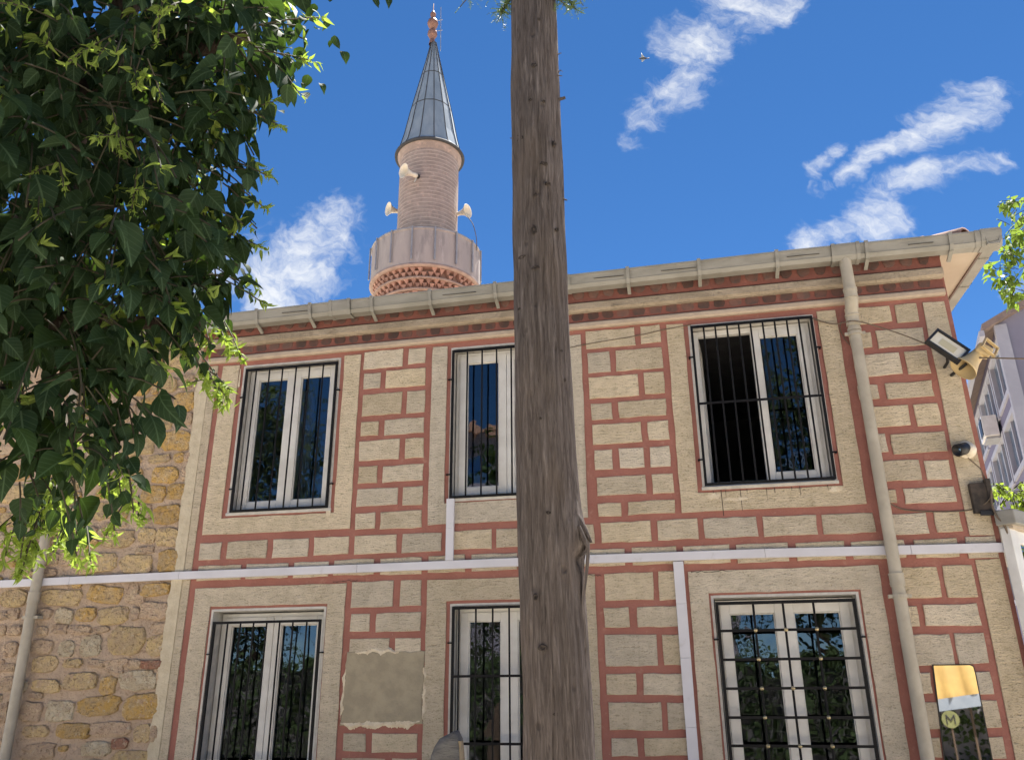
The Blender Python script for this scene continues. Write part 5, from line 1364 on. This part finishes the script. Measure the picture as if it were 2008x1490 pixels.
# ------------------------------------------------------------------ stump below the middle window
stp = thing('tree_stump', 'weathered grey stump with pale split edge below the middle lower window', 'stump', (-1.69, -1.5, 0))
smb = MB(); n = 22; levels = 26
for j in range(levels + 1):
    t = j / levels; z = 1.335 * t
    k = 1.0 if t < .82 else math.sqrt(max(0.0, 1 - ((t - .82) / .18) ** 2)) * .93 + .05
    for i in range(n):
        a = 2 * math.pi * i / n
        rx = .145 * k * (1 + .05 * mnoise.noise((math.cos(a) * 2, math.sin(a) * 2, z * 3))); ry = .10 * (.5 + .5 * k)
        cx = .055 * (1 - k) * 1.0
        ex = math.cos(a) * rx + cx
        lim = .105 - .03 * (t - .8) / .2 if t > .8 else .105
        smb.v.append((min(ex, lim), math.sin(a) * ry + .012 * mnoise.noise((math.cos(a) * 6, math.sin(a) * 6, z * 2)), z))
for j in range(levels):
    for i in range(n):
        a, b = j * n + i, j * n + (i + 1) % n; smb.f.append((a, b, b + n, a + n))
smb.f.append(tuple(levels * n + i for i in range(n)))
smb.build('stump_body', M['stump_grey'], stp, True)
sp2 = MB()
for j in range(13):
    t = j / 12; z = .2 + 1.07 * t; w = .062 * (1 - max(0, t - .8) * 3.2)
    sp2.v += [(.075, -.065 - .01 * math.sin(j), z), (.098 + .004 * math.sin(j * 2.1), -.070, z), (.075 + w + .006 * math.sin(j * 1.7), -.01, z), (.07, .05, z)]
for j in range(12):
    for k in range(4):
        a, b = j * 4 + k, j * 4 + (k + 1) % 4; sp2.f.append((a, b, b + 4, a + 4))
sp2.f.append((48, 49, 50, 51)); sp2.build('split_face', M['stump_pale'], stp)

# ------------------------------------------------------------------ bird
bd = thing('bird', 'small pale bird with dark tail gliding past the cloud', 'bird', (.141, 14.82, 21.53))
rv_ = CR.to_4x4()
def bird_part(mb, name, m): o_ = mb.build(name, m, bd, True); o_.matrix_local = Matrix.Rotation(R(-22), 4, 'X') @ Matrix.Rotation(R(14), 4, 'Y'); return o_
bm_ = MB(); prof_ = [(-.155, .006), (-.13, .022), (-.09, .032), (-.02, .045), (.05, .036), (.11, .018)]
bm_.tube([(x, 0, 0) for x, r_ in prof_], [r_ for x, r_ in prof_], 10); bird_part(bm_, 'body', M['feather_dark'])
tl = MB().add([(.09, 0, .012), (.19, 0, .055), (.20, 0, 0), (.19, 0, -.05), (.09, 0, -.012), (.14, .012, 0)], [(0, 1, 5), (1, 2, 5), (2, 3, 5), (3, 4, 5), (4, 3, 2, 1, 0)]); bird_part(tl, 'tail', M['feather_dark'])
for s_, lst in ((1, [(-.06, .0), (-.10, .10), (-.12, .22), (-.14, .34), (-.10, .25), (-.02, .14), (.05, .03)]), (-1, [(-.06, .0), (-.06, .10), (-.03, .20), (.0, .275), (.03, .26), (.05, .14), (.05, .03)])):
    wg = MB(); n = len(lst)
    vs = [(x, -.05 * w * 2, s_ * w) for x, w in lst] + [(x, -.05 * w * 2 + .010, s_ * w) for x, w in lst]
    wg.add(vs, [tuple(range(n)), tuple(reversed(range(n, 2 * n)))] + [(k, k + n, (k + 1) % n + n, (k + 1) % n) for k in range(n)])
    bird_part(wg, 'wing', M['feather'])

# ------------------------------------------------------------------ the street side behind the viewer, seen in panes and mirror
ob = thing('apartment_block', 'pale blue-white apartment block across the street, seen only in the window panes', 'building', (-5.5, -27, 0))
owins = [(-6.3 + i * 2.4, -6.3 + i * 2.4 + 1.3, 1.2 + j * 3, 2.7 + j * 3) for i in range(6) for j in range(4)]
holed_wall(-7.4, 7.8, 0, 12.6, owins, 0, -.3).build('wall', M['lilac_pale'], ob)
MB().box(-7.4, 7.8, -8, -.31, 0, 12.6).build('rear_volume', M['dark_room'], ob)
MB().box(-7.8, 8.2, -8.4, .5, 12.6, 12.9).build('roof', M['tile'], ob)
for (a, b, c, d) in owins:
    f_ = MB(); ring(f_, a, b, c, d, .07, -.18, -.1); wo2 = f_.build('window', M['trim'], ob); MB().box(a + .07, b - .07, -.15, -.14, c + .07, d - .07).build('pane', M['glass_far'], wo2)
def street_tree(x, y, h, w, label, seed, per=4.2):
    bl = [(x, y, h * .55, w), (x - w * .8, y + .2, h * .5, w * .8), (x + w * .8, y, h * .52, w * .8), (x, y + .3, h * .8, w * .85), (x + .5 * w, y + .3, h * .68, w * .7), (x - .5 * w, y + .4, h * .70, w * .7), (x, y + .5, h * .33, w * .9)]
    simple_tree('street_tree', label, (x, y, 0), [(x, y, 0), (x, y, h * .3), (x + .1, y, h * .6)], bl, .20, per * 1.6, [M['leaf_hedge'], M['leaf_hedge']], seed, 'tree', .2)
street_tree(-13.0, -16.0, 12.5, 2.2, 'tallest dark tree across the street, seen only in the far left panes', 41, 10)
street_tree(-8.6, -18.5, 7.0, 1.8, 'low bushy tree across the street, seen only in the left lower panes', 42)
street_tree(-4.6, -17.0, 6.0, 1.6, 'small round tree across the street, seen only in the middle lower panes', 43)
street_tree(-0.6, -18.0, 6.5, 1.8, 'round tree across the street behind the trunk, seen only in panes', 44)
street_tree(3.6, -15.5, 12.0, 2.0, 'tall narrow tree across the street, seen only in the right window panes', 45, 9)
street_tree(8.2, -16.0, 7.5, 2.0, 'bushy tree across the street, seen only in the mirror and rightmost panes', 46)
hedge = thing('hedge', 'clipped dark hedge along the street, seen only in the lower panes and mirror', 'hedge', (0, -12.4, 0))
MB().box(-13, 11, -.35, .35, 0, 2.1).build('hedge_core', M['dark_room'], hedge)
hf = Foliage(51)
for k in range(15000):
    x = hf.r.uniform(-13, 11); top = hf.r.random() < .25; z = 2.2 + hf.r.gauss(0, .14) if top else hf.r.uniform(.05, 2.25); y = hf.r.uniform(-.4, .45) if top else .38 + hf.r.gauss(0, .06)
    hf.leaf((x, y, z), (hf.r.gauss(0, 1), hf.r.gauss(.3, 1), hf.r.gauss(-.2, .8)), (hf.r.gauss(0, .5), .8, .6), hf.r.uniform(.08, .15))
hf.joined(hf.items, 'foliage', [M['leaf_hedge'], M['leaf_hedge']], hedge)
aw = thing('yellow_awning', 'yellow canvas awning with grey valance across the yard, seen only in the mirror', 'awning', (5.2, -10.9, 0)); aw.rotation_euler = (0, 0, R(24))
am = MB(); n = 40
for i in range(n + 1):
    x = -1.6 + 3.2 * i / n; w = .045 * math.sin(i * 1.3) + .03 * math.sin(i * 2.9)
    am.v += [(x, .05 + w, 1.42), (x, -.12 + w, 1.9), (x, -.75, 2.7)]
for i in range(n):
    for k in range(2): am.f.append((i * 3 + k, i * 3 + 3 + k, i * 3 + 4 + k, i * 3 + 1 + k))
am.build('canopy', M['yellow'], aw, True).rotation_euler = (0, R(-8), 0)
MB().box(-1.6, 1.6, .04, .07, 1.20, 1.42).build('valance', M['grey_band'], aw).rotation_euler = (0, R(-8), 0)
for x in (-1.55, .1, 1.55): MB().tube([(x, -.12, 0), (x, -.12, 1.3)], .025, 10).build('post', M['wood'], aw, True)
sg_ = thing('round_sign', 'round olive sign with a black letter M under the awning, seen only in the mirror', 'sign', (4.88, -10.72, 1.02)); sg_.rotation_euler = (0, 0, R(9))
d_ = MB().lathe([(.0, -.01), (.155, -.01), (.155, .01), (.0, .01)], 32).build('disc', M['olive'], sg_); d_.rotation_euler = (R(90), 0, 0)
lt = MB()
for (p, q) in (((-.07, -.08), (-.07, .08)), ((-.07, .08), (0, -.02)), ((0, -.02), (.07, .08)), ((.07, .08), (.07, -.08))):
    lt.tube([(p[0], .014, p[1]), (q[0], .014, q[1])], .012, 6)
lt.build('letter', M['black'], sg_)
MB().tube([(0, -.02, -1.0), (0, -.02, 0.0)], .02, 8).build('post', M['wood'], sg_)
